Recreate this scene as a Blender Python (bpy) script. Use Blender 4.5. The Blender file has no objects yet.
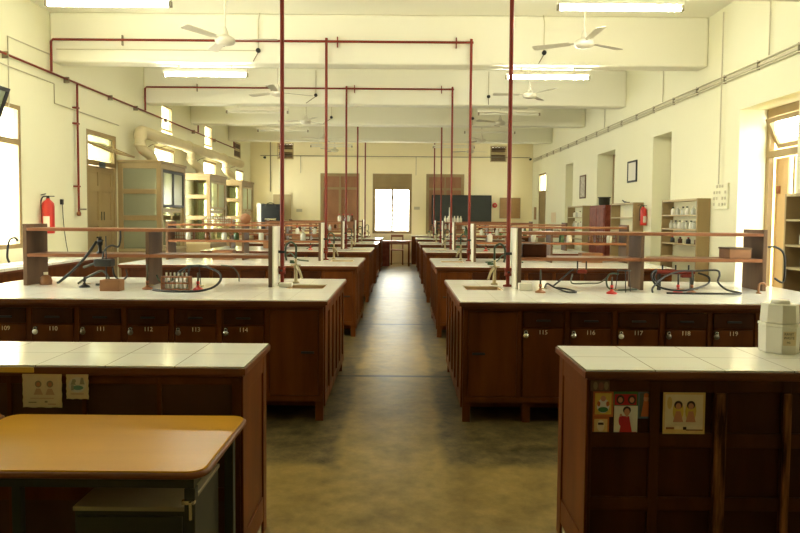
import bpy, math, random
from mathutils import Vector, Matrix
random.seed(7)
PI = math.pi
FLOOR = -.05
sc = bpy.context.scene
col = sc.collection

# ------------------------------------------------------------------ helpers
class MB:
    """mesh builder: collects boxes, tubes, lathes; build() links ONE mesh object"""
    def __init__(s):
        s.v = []; s.f = []; s.m = []; s.sm = []; s.mi = 0
    def mat(s, i): s.mi = i; return s
    def add(s, vs, fs, smooth=False):
        b = len(s.v); s.v += [tuple(p) for p in vs]
        for f in fs:
            s.f.append([b + i for i in f]); s.m.append(s.mi); s.sm.append(smooth)
        return s
    def box(s, x0, x1, y0, y1, z0, z1, M=None):
        x0, x1 = sorted((x0, x1)); y0, y1 = sorted((y0, y1)); z0, z1 = sorted((z0, z1))
        vs = [Vector(p) for p in ((x0,y0,z0),(x1,y0,z0),(x1,y1,z0),(x0,y1,z0),(x0,y0,z1),(x1,y0,z1),(x1,y1,z1),(x0,y1,z1))]
        if M: vs = [M @ p for p in vs]
        return s.add(vs, [(0,3,2,1),(4,5,6,7),(0,1,5,4),(1,2,6,5),(2,3,7,6),(3,0,4,7)])
    def tube(s, pts, r, n=8, caps=True, closed=False):
        pts = [Vector(p) for p in pts]
        rs = r if isinstance(r, (list, tuple)) else [r] * len(pts)
        rings = []; N = len(pts); up = None
        for i, p in enumerate(pts):
            if closed: t = pts[(i+1) % N] - pts[i-1]
            else: t = pts[min(i+1, N-1)] - pts[max(i-1, 0)]
            t.normalize()
            if up is None:
                up = Vector((0,0,1)) if abs(t.z) < .9 else Vector((1,0,0))
            u = up - t * up.dot(t)
            if u.length < 1e-5: u = Vector((1,0,0)) - t * t.x
            u.normalize(); w = t.cross(u); up = u
            rings.append([p + (u*math.cos(2*PI*k/n) + w*math.sin(2*PI*k/n)) * rs[i] for k in range(n)])
        vs = [q for R in rings for q in R]; fs = []
        for i in range(N if closed else N-1):
            j = (i+1) % N
            for k in range(n):
                fs.append((i*n+k, i*n+(k+1)%n, j*n+(k+1)%n, j*n+k))
        s.add(vs, fs, True)
        if caps and not closed:
            s.add(rings[0], [tuple(range(n))[::-1]]); s.add(rings[-1], [tuple(range(n))])
        return s
    def lathe(s, prof, c=(0,0,0), n=16, axis='z', smooth=True):
        vs = []; fs = []
        for r, z in prof:
            r = max(r, 1e-4)
            for k in range(n):
                a = 2*PI*k/n; p = (r*math.cos(a), r*math.sin(a), z)
                if axis == 'y': p = (p[0], z, p[1])
                if axis == 'x': p = (z, p[0], p[1])
                vs.append((p[0]+c[0], p[1]+c[1], p[2]+c[2]))
        for i in range(len(prof)-1):
            for k in range(n):
                fs.append((i*n+k, i*n+(k+1)%n, (i+1)*n+(k+1)%n, (i+1)*n+k))
        fs.append(tuple(range(n))[::-1]); fs.append(tuple(range((len(prof)-1)*n, len(prof)*n)))
        return s.add(vs, fs, smooth)
    def prism(s, poly, z0, z1, M=None):
        n = len(poly); vs = [Vector((x,y,z0)) for x,y in poly] + [Vector((x,y,z1)) for x,y in poly]
        if M: vs = [M @ p for p in vs]
        fs = [tuple(range(n))[::-1], tuple(range(n, 2*n))] + [(i,(i+1)%n,n+(i+1)%n,n+i) for i in range(n)]
        return s.add(vs, fs)
    def build(s, name, mats, parent=None, loc=(0,0,0), bevel=0, rotz=0):
        if loc[2] == 0 and (parent is None or (parent.location.z == 0 and parent.parent is None)):
            s.v = [(x, y, FLOOR) if abs(z) < 1e-6 else (x, y, z) for x, y, z in s.v]
        me = bpy.data.meshes.new(name); me.from_pydata(s.v, [], s.f); me.update()
        for m in (mats if isinstance(mats, (list, tuple)) else [mats]): me.materials.append(m)
        me.polygons.foreach_set('material_index', s.m); me.polygons.foreach_set('use_smooth', s.sm)
        o = bpy.data.objects.new(name, me); col.objects.link(o)
        o.location = loc; o.rotation_euler = (0,0,rotz)
        if parent: o.parent = parent
        if bevel:
            b = o.modifiers.new('bevel', 'BEVEL'); b.width = bevel; b.segments = 2; b.limit_method = 'ANGLE'
            b.angle_limit = math.radians(50)
        return o

def tag(o, label=None, cat=None, group=None, kind=None):
    if label: o['label'] = label
    if cat: o['category'] = cat
    if group: o['group'] = group
    if kind: o['kind'] = kind
    return o
def thing(name, label, cat, loc=(0,0,0), rotz=0, group=None):
    o = bpy.data.objects.new(name, None); col.objects.link(o)
    o.empty_display_size = .1; o.location = loc; o.rotation_euler = (0,0,rotz)
    return tag(o, label, cat, group)
def struct(name, mb, m, parent=None, bevel=0):
    o = mb.build(name, m, parent, bevel=bevel)
    if not parent: o['kind'] = 'structure'
    return o
def dup(o, label, loc, rotz=None, parent=None, group=None):
    c = o.copy(); col.objects.link(c); c.parent = parent
    if loc is not None: c.location = loc
    if rotz is not None: c.rotation_euler = (0,0,rotz)
    if label: c['label'] = label
    if group: c['group'] = group
    for ch in o.children: dup(ch, None, None, None, c)
    return c
def arc(c, r, a0, a1, n, plane='xz', ry=None):
    ry = r if ry is None else ry
    out = []
    for i in range(n+1):
        a = a0 + (a1-a0)*i/n; u, w = r*math.cos(a), ry*math.sin(a)
        out.append({'xz':(c[0]+u,c[1],c[2]+w),'xy':(c[0]+u,c[1]+w,c[2]),'yz':(c[0],c[1]+u,c[2]+w)}[plane])
    return out
def spline(pts, k=6):
    P = [Vector(p) for p in pts]; out = []
    for i in range(len(P)-1):
        p0, p1, p2, p3 = P[max(i-1,0)], P[i], P[i+1], P[min(i+2,len(P)-1)]
        for j in range(k):
            t = j/k
            out.append(.5*((2*p1)+(p2-p0)*t+(2*p0-5*p1+4*p2-p3)*t*t+(3*p1-p0-3*p2+p3)*t**3))
    return out + [P[-1]]

# ------------------------------------------------------------------ materials
def mat(name, c, rough=.5, metal=0, noise=0, c2=None, scale=(4,4,4), bump=0, bscale=60, spec=.5, coat=0, detail=5, tint=None):
    m = bpy.data.materials.new(name); m.use_nodes = True
    nt = m.node_tree; b = nt.nodes['Principled BSDF']
    b.inputs['Roughness'].default_value = rough; b.inputs['Metallic'].default_value = metal
    b.inputs['Specular IOR Level'].default_value = spec
    b.inputs['Coat Weight'].default_value = coat
    if tint: b.inputs['Specular Tint'].default_value = (*tint, 1)
    b.inputs['Base Color'].default_value = (*c, 1)
    tc = nt.nodes.new('ShaderNodeTexCoord')
    if c2 is not None:
        mp = nt.nodes.new('ShaderNodeMapping'); mp.inputs['Scale'].default_value = scale
        nz = nt.nodes.new('ShaderNodeTexNoise'); nz.inputs['Detail'].default_value = detail; nz.inputs['Scale'].default_value = 1
        cr = nt.nodes.new('ShaderNodeValToRGB')
        cr.color_ramp.elements[0].position = .5-noise; cr.color_ramp.elements[1].position = .5+noise
        cr.color_ramp.elements[0].color = (*c,1); cr.color_ramp.elements[1].color = (*c2,1)
        nt.links.new(tc.outputs['Object'], mp.inputs[0]); nt.links.new(mp.outputs[0], nz.inputs['Vector'])
        nt.links.new(nz.outputs['Fac'], cr.inputs[0]); nt.links.new(cr.outputs[0], b.inputs['Base Color'])
    if bump:
        n2 = nt.nodes.new('ShaderNodeTexNoise'); n2.inputs['Scale'].default_value = bscale
        bp = nt.nodes.new('ShaderNodeBump'); bp.inputs['Strength'].default_value = bump; bp.inputs['Distance'].default_value = .01
        nt.links.new(tc.outputs['Object'], n2.inputs['Vector']); nt.links.new(n2.outputs['Fac'], bp.inputs['Height'])
        nt.links.new(bp.outputs[0], b.inputs['Normal'])
    return m

M = {}
M['wall'] = mat('cream_wall', (.77,.75,.53), .85, noise=.3, c2=(.81,.79,.58), scale=(.6,.6,.6), bump=.08, bscale=25)
M['ceil'] = mat('ceiling_paint', (.85,.83,.68), .85, noise=.3, c2=(.82,.80,.65), scale=(.4,.4,.4))
M['far'] = mat('far_wall_paint', (.88,.79,.52), .85, noise=.3, c2=(.90,.82,.56), scale=(.5,.5,.5))
M['dwood'] = mat('dark_wood', (.080,.020,.0022), .45, noise=.22, c2=(.150,.042,.0055), scale=(9,9,1.4), spec=.16)
M['dwood2'] = mat('panel_wood', (.036,.0090,.0016), .45, noise=.2, c2=(.068,.018,.0034), scale=(8,8,1.2), spec=.16)
M['midwood'] = mat('frame_wood', (.046,.0115,.0018), .45, noise=.22, c2=(.088,.024,.004), scale=(9,9,1.4), spec=.16)
M['bouncewood'] = mat('bounce_lit_panel_wood', (.075,.030,.013), .5, noise=.25, c2=(.12,.050,.023), scale=(5,5,2), spec=.2)  # wood made paler: light bounced off the table is put into its colour
M['edge'] = mat('edge_wood', (.10,.028,.008), .4, noise=.2, c2=(.20,.065,.020), scale=(2,9,9), spec=.25)
M['shelfw'] = mat('shelf_wood', (.21,.075,.028), .42, noise=.22, c2=(.34,.14,.06), scale=(2,12,12), spec=.3)
M['panelw'] = mat('end_panel_wood', (.10,.056,.030), .5, noise=.25, c2=(.17,.100,.056), scale=(8,8,2), spec=.2)
M['worn'] = mat('worn_wood', (.032,.008,.002), .55, noise=.12, c2=(.30,.115,.034), scale=(26,26,3.5), spec=.15)
M['white'] = mat('white_paint', (.80,.76,.60), .5)
M['red'] = mat('red_pipe', (.19,.024,.010), .45, spec=.25)
M['redbright'] = mat('red_enamel', (.55,.03,.02), .35)
M['tan'] = mat('tan_paint', (.29,.20,.085), .5, noise=.25, c2=(.36,.26,.12), scale=(3,3,1))
M['tan2'] = mat('pale_tan_paint', (.48,.38,.20), .5)
M['brownshut'] = mat('shutter_brown', (.26,.115,.05), .5, noise=.25, c2=(.36,.17,.08), scale=(5,5,2))
M['table'] = mat('table_laminate', (.54,.265,.015), .28, noise=.3, c2=(.64,.325,.024), scale=(1.2,7,7), spec=.05, tint=(1,.62,.25))
M['tableedge'] = mat('table_edge', (.20,.065,.012), .4, spec=.3)
M['table2'] = mat('table_laminate_red', (.42,.16,.014), .32, noise=.3, c2=(.48,.19,.02), scale=(1.2,7,7), spec=.05, tint=(1,.6,.3))
M['steel'] = mat('green_grey_steel', (.05,.048,.030), .5, spec=.25)
M['steelpale'] = mat('grey_sheet_steel', (.27,.22,.12), .5, noise=.3, c2=(.33,.27,.15), scale=(3,3,3))
M['chrome'] = mat('chrome', (.75,.74,.70), .22, 1)
M['brass'] = mat('old_brass', (.36,.30,.17), .4, .7)
M['black'] = mat('black_rubber', (.012,.012,.010), .5)
M['green'] = mat('dark_green_hose', (.03,.06,.03), .45)
M['grey'] = mat('grey_hose', (.07,.075,.055), .5)
M['blackboard'] = mat('blackboard_slate', (.022,.026,.020), .55, noise=.3, c2=(.035,.04,.032), scale=(2,2,2))
M['cork'] = mat('cork_board', (.36,.21,.09), .8, noise=.3, c2=(.44,.27,.12), scale=(9,9,9))
M['fan'] = mat('fan_enamel', (.62,.58,.45), .4)
M['fandark'] = mat('fan_blade', (.36,.32,.24), .45)
M['duct'] = mat('duct_paint', (.60,.51,.29), .6, noise=.3, c2=(.68,.59,.36), scale=(2,2,2))
M['sink'] = mat('sink_ceramic', (.66,.50,.26), .5, noise=.3, c2=(.50,.34,.15), scale=(5,5,5))
M['conduit'] = mat('conduit_pvc', (.56,.51,.35), .6)
M['conduitdark'] = mat('conduit_dark', (.26,.22,.14), .6)
M['boxw'] = mat('box_wood', (.22,.09,.03), .5, noise=.25, c2=(.33,.15,.055), scale=(3,10,10))
M['brownred'] = mat('red_brown_cupboard', (.13,.022,.010), .5, noise=.2, c2=(.24,.060,.030), scale=(14,14,8), spec=.2)
M['whiteplastic'] = mat('white_plastic', (.82,.79,.66), .35)
M['glassbottle'] = mat('bottle_glass', (.55,.55,.44), .12, spec=.7)
M['amber'] = mat('amber_glass', (.10,.035,.01), .15)
M['greenglass'] = mat('green_glass', (.05,.10,.04), .15)
M['paper'] = mat('cream_paper', (.70,.56,.33), .8, noise=.25, c2=(.78,.66,.43), scale=(12,12,12))
M['paper2'] = mat('yellow_paper', (.62,.40,.13), .8, noise=.25, c2=(.72,.52,.22), scale=(12,12,12))
M['ink'] = mat('dark_ink', (.05,.025,.015), .8)
M['pink'] = mat('print_skin', (.55,.24,.13), .8)
M['yellow'] = mat('print_yellow', (.65,.45,.08), .7)
M['orange'] = mat('print_orange', (.50,.13,.03), .7)
M['printgreen'] = mat('print_green', (.05,.18,.05), .7)
M['printblue'] = mat('print_blue', (.10,.14,.16), .7)
M['printred'] = mat('print_red', (.50,.015,.02), .7)
M['printwhite'] = mat('print_white', (.70,.66,.55), .7)
M['yellowedge'] = mat('yellow_tape', (.68,.46,.06), .5)
M['numpaint'] = mat('number_paint', (.85,.74,.52), .7)
M['oven'] = mat('oven_enamel', (.016,.018,.018), .4, spec=.25)
M['plateblue'] = mat('blue_plate', (.07,.09,.12), .5)

def tile_mat(mort=(.30,.27,.18)):
    m = bpy.data.materials.new('white_tiles'); m.use_nodes = True
    nt = m.node_tree; b = nt.nodes['Principled BSDF']
    tc = nt.nodes.new('ShaderNodeTexCoord'); br = nt.nodes.new('ShaderNodeTexBrick')
    br.offset = 0; br.squash = 1
    br.inputs['Color1'].default_value = (.90,.90,.82,1); br.inputs['Color2'].default_value = (.86,.86,.77,1)
    br.inputs['Mortar'].default_value = (*mort,1)
    br.inputs['Scale'].default_value = 1; br.inputs['Mortar Size'].default_value = .0022
    br.inputs['Brick Width'].default_value = .30; br.inputs['Row Height'].default_value = .265
    nz = nt.nodes.new('ShaderNodeTexNoise'); nz.inputs['Scale'].default_value = 6
    mx = nt.nodes.new('ShaderNodeMixRGB'); mx.blend_type = 'MULTIPLY'; mx.inputs['Fac'].default_value = .08
    nt.links.new(tc.outputs['Object'], br.inputs['Vector']); nt.links.new(tc.outputs['Object'], nz.inputs['Vector'])
    nt.links.new(br.outputs['Color'], mx.inputs[1]); nt.links.new(nz.outputs['Color'], mx.inputs[2])
    nt.links.new(mx.outputs[0], b.inputs['Base Color'])
    b.inputs['Roughness'].default_value = .13
    return m
M['tile'] = tile_mat(); M['tile2'] = tile_mat((.66,.63,.50))

def glass_mat(name, tint, gloss):
    m = bpy.data.materials.new(name); m.use_nodes = True
    nt = m.node_tree; nt.nodes.clear()
    out = nt.nodes.new('ShaderNodeOutputMaterial'); mx = nt.nodes.new('ShaderNodeMixShader')
    tr = nt.nodes.new('ShaderNodeBsdfTransparent'); gl = nt.nodes.new('ShaderNodeBsdfGlossy')
    tr.inputs[0].default_value = (*tint,1); gl.inputs['Roughness'].default_value = .08
    mx.inputs[0].default_value = gloss
    nt.links.new(tr.outputs[0], mx.inputs[1]); nt.links.new(gl.outputs[0], mx.inputs[2]); nt.links.new(mx.outputs[0], out.inputs[0])
    return m
M['glass'] = glass_mat('window_glass', (.95,.96,.94), .05)
def frost_mat(dc=(.40,.41,.27), fac=.55):
    m = bpy.data.materials.new('frosted_glass'); m.use_nodes = True
    nt = m.node_tree; nt.nodes.clear()
    out = nt.nodes.new('ShaderNodeOutputMaterial'); mx = nt.nodes.new('ShaderNodeMixShader'); m2 = nt.nodes.new('ShaderNodeMixShader')
    tr = nt.nodes.new('ShaderNodeBsdfTransparent'); df = nt.nodes.new('ShaderNodeBsdfDiffuse'); gl = nt.nodes.new('ShaderNodeBsdfGlossy')
    tr.inputs[0].default_value = (.9,.93,.82,1); df.inputs[0].default_value = (*dc,1); gl.inputs['Roughness'].default_value = .15
    mx.inputs[0].default_value = fac; m2.inputs[0].default_value = .08
    L = nt.links.new
    L(tr.outputs[0], mx.inputs[1]); L(df.outputs[0], mx.inputs[2]); L(mx.outputs[0], m2.inputs[1]); L(gl.outputs[0], m2.inputs[2]); L(m2.outputs[0], out.inputs[0])
    return m
M['frost'] = frost_mat(); M['frostpale'] = frost_mat((.78,.80,.62), .5)
M['hoodglass'] = glass_mat('cabinet_glass', (.86,.90,.80), .08)

def emit_mat(name, c, s):
    m = bpy.data.materials.new(name); m.use_nodes = True
    b = m.node_tree.nodes['Principled BSDF']
    b.inputs['Base Color'].default_value = (.9,.9,.85,1)
    b.inputs['Emission Color'].default_value = (*c,1); b.inputs['Emission Strength'].default_value = s
    return m
TUBE = 104
M['tubeon'] = emit_mat('lit_tube', (1,.97,.80), TUBE)
M['tubeoff'] = mat('unlit_tube', (.80,.78,.66), .3)

def floor_mat():
    m = bpy.data.materials.new('concrete_floor'); m.use_nodes = True
    nt = m.node_tree; L = nt.links.new; b = nt.nodes['Principled BSDF']
    tc = nt.nodes.new('ShaderNodeTexCoord'); sep = nt.nodes.new('ShaderNodeSeparateXYZ')
    L(tc.outputs['Object'], sep.inputs[0])
    def noise(scale, detail=6, rough=.6):
        n = nt.nodes.new('ShaderNodeTexNoise'); n.inputs['Scale'].default_value = scale
        n.inputs['Detail'].default_value = detail; n.inputs['Roughness'].default_value = rough
        L(tc.outputs['Object'], n.inputs['Vector']); return n
    def ramp(src, p0, c0, p1, c1):
        r = nt.nodes.new('ShaderNodeValToRGB'); r.color_ramp.elements[0].position = p0; r.color_ramp.elements[1].position = p1
        r.color_ramp.elements[0].color = (*c0,1); r.color_ramp.elements[1].color = (*c1,1); L(src, r.inputs[0]); return r
    def math_(op, a, bb=None, clamp=False):
        n = nt.nodes.new('ShaderNodeMath'); n.operation = op; n.use_clamp = clamp
        for i, q in enumerate((a, bb)):
            if q is None: continue
            if isinstance(q, (int, float)): n.inputs[i].default_value = q
            else: L(q, n.inputs[i])
        return n.outputs[0]
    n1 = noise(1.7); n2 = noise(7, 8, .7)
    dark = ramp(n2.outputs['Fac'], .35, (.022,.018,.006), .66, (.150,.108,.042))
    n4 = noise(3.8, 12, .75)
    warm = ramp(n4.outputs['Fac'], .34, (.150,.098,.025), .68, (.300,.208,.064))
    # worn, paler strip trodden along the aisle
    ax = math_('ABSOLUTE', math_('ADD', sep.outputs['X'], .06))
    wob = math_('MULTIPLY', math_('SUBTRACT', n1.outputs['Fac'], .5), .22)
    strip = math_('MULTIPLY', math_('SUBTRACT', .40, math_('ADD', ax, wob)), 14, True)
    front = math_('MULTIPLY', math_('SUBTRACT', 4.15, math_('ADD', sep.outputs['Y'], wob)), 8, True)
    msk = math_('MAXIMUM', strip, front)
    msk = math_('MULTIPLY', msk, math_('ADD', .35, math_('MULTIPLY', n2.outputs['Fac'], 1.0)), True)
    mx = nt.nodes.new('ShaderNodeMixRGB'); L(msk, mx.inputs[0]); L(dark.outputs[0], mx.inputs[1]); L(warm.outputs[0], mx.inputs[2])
    # joints across the floor
    jy = math_('ABSOLUTE', math_('SUBTRACT', math_('MODULO', math_('ADD', sep.outputs['Y'], 3.3), 3.14), .3))
    jw = ramp(jy, .022, (1,1,1), .045, (0,0,0))
    mj = nt.nodes.new('ShaderNodeMixRGB'); mj.inputs[2].default_value = (.020,.016,.008,1)
    L(math_('MULTIPLY', jw.outputs[0], math_('MULTIPLY', math_('SUBTRACT', sep.outputs['Y'], 4.5), .9, True)), mj.inputs[0]); L(mx.outputs[0], mj.inputs[1])
    n3 = noise(3.1, 3); sp = ramp(n3.outputs['Fac'], .70, (0,0,0), .74, (1,1,1))
    ms = nt.nodes.new('ShaderNodeMixRGB'); ms.inputs[2].default_value = (.22,.18,.10,1)
    L(math_('MULTIPLY', sp.outputs[0], .35), ms.inputs[0]); L(mj.outputs[0], ms.inputs[1])
    L(ms.outputs[0], b.inputs['Base Color'])
    rr = nt.nodes.new('ShaderNodeMapRange'); L(n2.outputs['Fac'], rr.inputs[0]); rr.inputs[3].default_value = .27; rr.inputs[4].default_value = .50
    L(rr.outputs[0], b.inputs['Roughness'])
    b.inputs['Specular IOR Level'].default_value = .09; b.inputs['Specular Tint'].default_value = (1,.92,.5,1)
    bp = nt.nodes.new('ShaderNodeBump'); bp.inputs['Strength'].default_value = .10; bp.inputs['Distance'].default_value = .01
    L(n2.outputs['Fac'], bp.inputs['Height']); L(bp.outputs[0], b.inputs['Normal'])
    return m
M['floor'] = floor_mat()

# ------------------------------------------------------------------ room shell
XL, XR, YF, YB, ZC, TH = -5.25, 4.55, 22.5, -4.5, 4.55, .45
def wall_with_holes(name, axis, c0, c1, a0, a1, z0, z1, holes, m):
    mb = MB()
    As = sorted({a0, a1, *[h[0] for h in holes], *[h[1] for h in holes]})
    Zs = sorted({z0, z1, *[h[2] for h in holes], *[h[3] for h in holes]})
    for i in range(len(As)-1):
        run = None
        for j in range(len(Zs)-1):
            ac, zc = (As[i]+As[i+1])/2, (Zs[j]+Zs[j+1])/2
            hole = any(h[0] < ac < h[1] and h[2] < zc < h[3] for h in holes)
            if not hole:
                if run is None: run = [Zs[j], Zs[j+1]]
                else: run[1] = Zs[j+1]
            if (hole or j == len(Zs)-2) and run:
                if axis == 'x': mb.box(c0, c1, As[i], As[i+1], *run)
                else: mb.box(As[i], As[i+1], c0, c1, *run)
                run = None
    return struct(name, mb, m)
SILL, HEAD = 1.08, 3.03
left_windows = [(4.5,5.8), (7.6,8.95), (13.75,15.0), (17.15,18.35), (20.5,21.5)]
left_vents = [(14.2,14.85), (17.3,17.95)]
holes = [(a,b,SILL,HEAD) for a,b in left_windows] + [(a,b,3.37,3.97) for a,b in left_vents] + [(10.8,11.93,0,2.98)]
holes += [(20.3,21.2,3.4,3.9)]
wall_with_holes('wall_left', 'x', XL-TH, XL, YB, YF, 0, ZC, holes, M['wall'])
right_open = [(7.46,8.76), (10.95,11.75), (13.84,15.07), (17.2,17.95)]
holes = [(a,b,0,3.03) for a,b in right_open] + [(20.4,21.5,0,3.0), (4.4,5.7,SILL,HEAD)]
wall_with_holes('wall_right', 'x', XR, XR+TH, YB, YF, 0, ZC, holes, M['wall'])
far_wins = [(-2.82,-1.46), (-1.0,.36), (.86,2.18)]
holes = [(a,b,.97,3.05) for a,b in far_wins] + [(-4.32,-3.75,3.52,4.08), (3.07,3.65,3.48,4.04)]
wall_with_holes('wall_far', 'y', YF, YF+TH, XL-TH, XR+TH, 0, ZC, holes, M['far'])
struct('wall_back', MB().box(XL-TH, XR+TH, YB-.2, YB, 0, ZC), M['wall'])
struct('floor', MB().box(XL-TH, XR+TH, YB-.2, YF+TH, -.12, 0), M['floor'])
struct('ceiling', MB().box(XL-TH, XR+TH, YB-.2, YF+TH, ZC, ZC+.2), M['ceil'])
BEAMS = [(6.42,6.85), (9.72,10.04), (13.22,13.54), (16.12,16.44), (19.62,19.94), (2.9,3.25)]
for i, (a, b) in enumerate(BEAMS):
    struct('trim_%d' % (i+1), MB().box(XL, XR, a, b, 3.82, ZC), M['ceil'], bevel=.03)
# veranda wall outside the open door
struct('wall_veranda', MB().box(6.6, 6.75, 5.5, 12.5, -.1, 2.95), mat('veranda_paint', (.72,.60,.30), .85))
struct('trim_8', MB().box(XR+TH, 6.05, 5.5, 12.5, 3.3, 3.4), M['wall'])  # unseen veranda roof slab, added to cut the daylight on the door reveal
struct('trim_7', MB().box(XR+TH, 6.6, 5.5, 12.5, -.12, -.02), M['floor'])

# windows -----------------------------------------------------------------
wn = [0]
def window_x(side, a, b, z0, z1, bars=True, transom=2.54):
    """window in a side wall; frame near the inner face"""
    wn[0] += 1
    s = -1 if side == 'left' else 1
    X = XL if s < 0 else XR
    x0, x1 = X + s*.005, X + s*.075
    mb = MB(); fw = .06 if transom else .03
    mb.box(x0,x1,a,a+fw,z0,z1); mb.box(x0,x1,b-fw,b,z0,z1); mb.box(x0,x1,a+fw,b-fw,z0,z0+fw); mb.box(x0,x1,a+fw,b-fw,z1-fw,z1)
    if transom: mb.box(x0,x1,a+fw,b-fw,transom-.05,transom+.03)
    c = (a+b)/2
    if transom: mb.box(x0,x1,c-.03,c+.03,z0+fw,transom-.05)
    o = struct('window_%d' % wn[0], mb, M['tan'])
    xm = (x0+x1)/2
    MB().box(xm-.003,xm+.003,a+fw,b-fw,z0+fw,z1-fw).build('pane', M['glass'], o)
    if bars:
        g = MB(); n = int((z1-z0)/.14)
        for k in range(1, n):
            z = z0 + (z1-z0)*k/n
            g.tube([(xm+s*.1,a+.01,z),(xm+s*.1,b-.01,z)], .006, 6)
        g.build('grille', M['white'], o)
    return o
for a, b in left_windows: window_x('left', a, b, SILL, HEAD)
for a, b in left_vents: window_x('left', a, b, 3.43, 3.97, False, None)
for a, b in ((4.4,5.7),): window_x('right', a, b, SILL, HEAD)
# dark ventilator in left wall near the far corner
def vent(name, label, y_or_x, axis):
    pass
def louvre(idx, axis, c, a, b, z0, z1):
    mb = MB(); fw = .04
    def bx(p, q, d0, d1, u, w):
        if axis == 'x': mb.box(d0, d1, p, q, u, w)
        else: mb.box(p, q, d0, d1, u, w)
    s = -1 if (axis == 'x') else 1
    d0, d1 = c + s*.02, c + s*.09
    bx(a,a+fw,d0,d1,z0,z1); bx(b-fw,b,d0,d1,z0,z1); bx(a+fw,b-fw,d0,d1,z0,z0+fw); bx(a+fw,b-fw,d0,d1,z1-fw,z1)
    mz = z0 + (z1-z0)*.52
    bx(a+fw,b-fw,d0,d1,mz-.03,mz+.03)
    bx(a+fw,b-fw,c+s*.095,c+s*.12,z0+fw,z1-fw)
    o = struct('window_%d' % idx, mb, M['tan2'])
    sl = MB()
    n = 9
    for k in range(n):
        z = z0+fw+.02 + (z1-z0-2*fw-.04)*k/(n-1)
        if abs(z-mz) < .05: continue
        if axis == 'x': sl.box(c+s*.03,c+s*.085,a+fw,b-fw,z-.02,z+.012)
        else: sl.box(a+fw,b-fw,c+s*.03,c+s*.085,z-.02,z+.012)
    sl.build('louvre_blades', M['panelw'], o)
louvre(31, 'x', XL, 20.3, 21.2, 3.4, 3.9)
louvre(32, 'y', YF, -4.32, -3.75, 3.52, 4.08)
louvre(33, 'y', YF, 3.07, 3.65, 3.48, 4.04)
# far wall windows
for i, (a, b) in enumerate(far_wins):
    z0, z1 = .97, 3.05
    mb = MB(); fw = .10; y0, y1 = YF+.01, YF+.10; c = (a+b)/2; tz = 2.52
    mb.box(a,a+fw,y0,y1,z0,z1); mb.box(b-fw,b,y0,y1,z0,z1); mb.box(a+fw,b-fw,y0,y1,z0,z0+fw); mb.box(a+fw,b-fw,y0,y1,z1-fw,z1)
    mb.box(a+fw,b-fw,y0,y1,tz-.03,tz+.05)
    mb.box(c-.04,c+.04,y0-.03,y1,z0+fw,tz-.03); mb.box(c-.02,c+.02,y0,y1,tz+.05,z1-fw)
    o = struct('window_%d' % (21+i), mb, M['tan'])
    MB().box(a+fw,b-fw,y0+.045,y0+.06,tz+.05,z1-fw).build('fanlight_panel', M['tan'] if i==1 else M['brownshut'], o)
    if i == 1:
        MB().box(a+fw,b-fw,y0+.045,y0+.051,z0+fw,tz-.03).build('pane', M['glass'], o)
        g = MB()
        for k in range(1, 10):
            g.tube([(a+fw,y1+.05,z0+fw+k*.145),(b-fw,y1+.05,z0+fw+k*.145)], .006, 6)
        for k in range(1, 8):
            x = a+fw+(b-a-2*fw)*k/8; g.tube([(x,y1+.062,z0+fw),(x,y1+.062,tz)], .004, 6)
        g.build('grille', M['white'], o)
    else:
        for p, q in ((a+fw,c-.03),(c+.03,b-fw)):
            sh = MB()
            sh.box(p,p+.07,y0+.03,y0+.07,z0+fw,tz-.03); sh.box(q-.07,q,y0+.03,y0+.07,z0+fw,tz-.03)
            for z in (z0+fw, (z0+tz)/2, tz-.13): sh.box(p+.07,q-.07,y0+.03,y0+.07,z,z+.1)
            sh.box(p+.07,q-.07,y0+.045,y0+.065,z0+fw,tz-.03)
            n = 24
            for k in range(n):
                z = z0+fw+.1+(tz-z0-.3)*k/n
                sh.box(p+.07,q-.07,y0+.036,y0+.045,z,z+.03)
            sh.build('shutter', M['brownshut'], o)
# doors -------------------------------------------------------------------
# door_1: closed double door in the left wall, with a tilted fanlight sash
a, b, z1 = 10.8, 11.93, 2.98; fw = .07; x0, x1 = XL-.10, XL-.005
mb = MB(); mb.box(x0,x1,a,a+fw,0,z1); mb.box(x0,x1,b-fw,b,0,z1); mb.box(x0,x1,a+fw,b-fw,z1-fw,z1); mb.box(x0,x1,a+fw,b-fw,2.40,2.48)
d1 = struct('door_1', mb, M['tan'])
c = (a+b)/2
for p, q in ((a+fw+.003,c-.003),(c+.003,b-fw-.003)):
    lf = MB(); lf.box(x0+.02,x0+.05,p,q,.01,2.39)
    for s_ in ((p,p+.09),(q-.09,q)): lf.box(x0+.05,x0+.07,*s_,.01,2.39)
    for z in (.01,.75,1.35,1.95,2.29): lf.box(x0+.05,x0+.07,p+.09,q-.09,z,z+.1)
    L = lf.build('door_leaf', M['tan'], d1)
    MB().tube([(x0+.10,c+(.05 if p>c-.1 else -.05),1.45),(x0+.10,c+(.05 if p>c-.1 else -.05),1.6)],.008).build('door_pull', M['steel'], L)
MB().box(x0+.045,x0+.051,a+fw,b-fw,2.48,z1-fw).build('fanlight_pane', M['frost'], d1)
sash = MB(); Ms = Matrix.Translation((XL+.10, 0, 2.71)) @ Matrix.Rotation(math.radians(22), 4, 'Y')
for q in ((-.3,.3,a+.1,a+.16,-.015,.015),(-.3,.3,b-.16,b-.1,-.015,.015),(-.3,-.24,a+.16,b-.16,-.015,.015),(.24,.3,a+.16,b-.16,-.015,.015),(-.24,.24,c-.02,c+.02,-.015,.015)):
    sash.box(*q, M=Ms)
so = sash.build('fanlight_sash', M['tan'], d1)
gp = MB(); gp.box(-.24,.24,a+.16,b-.16,-.003,.003, M=Ms); gp.build('sash_panel', M['tan2'], so)
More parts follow.
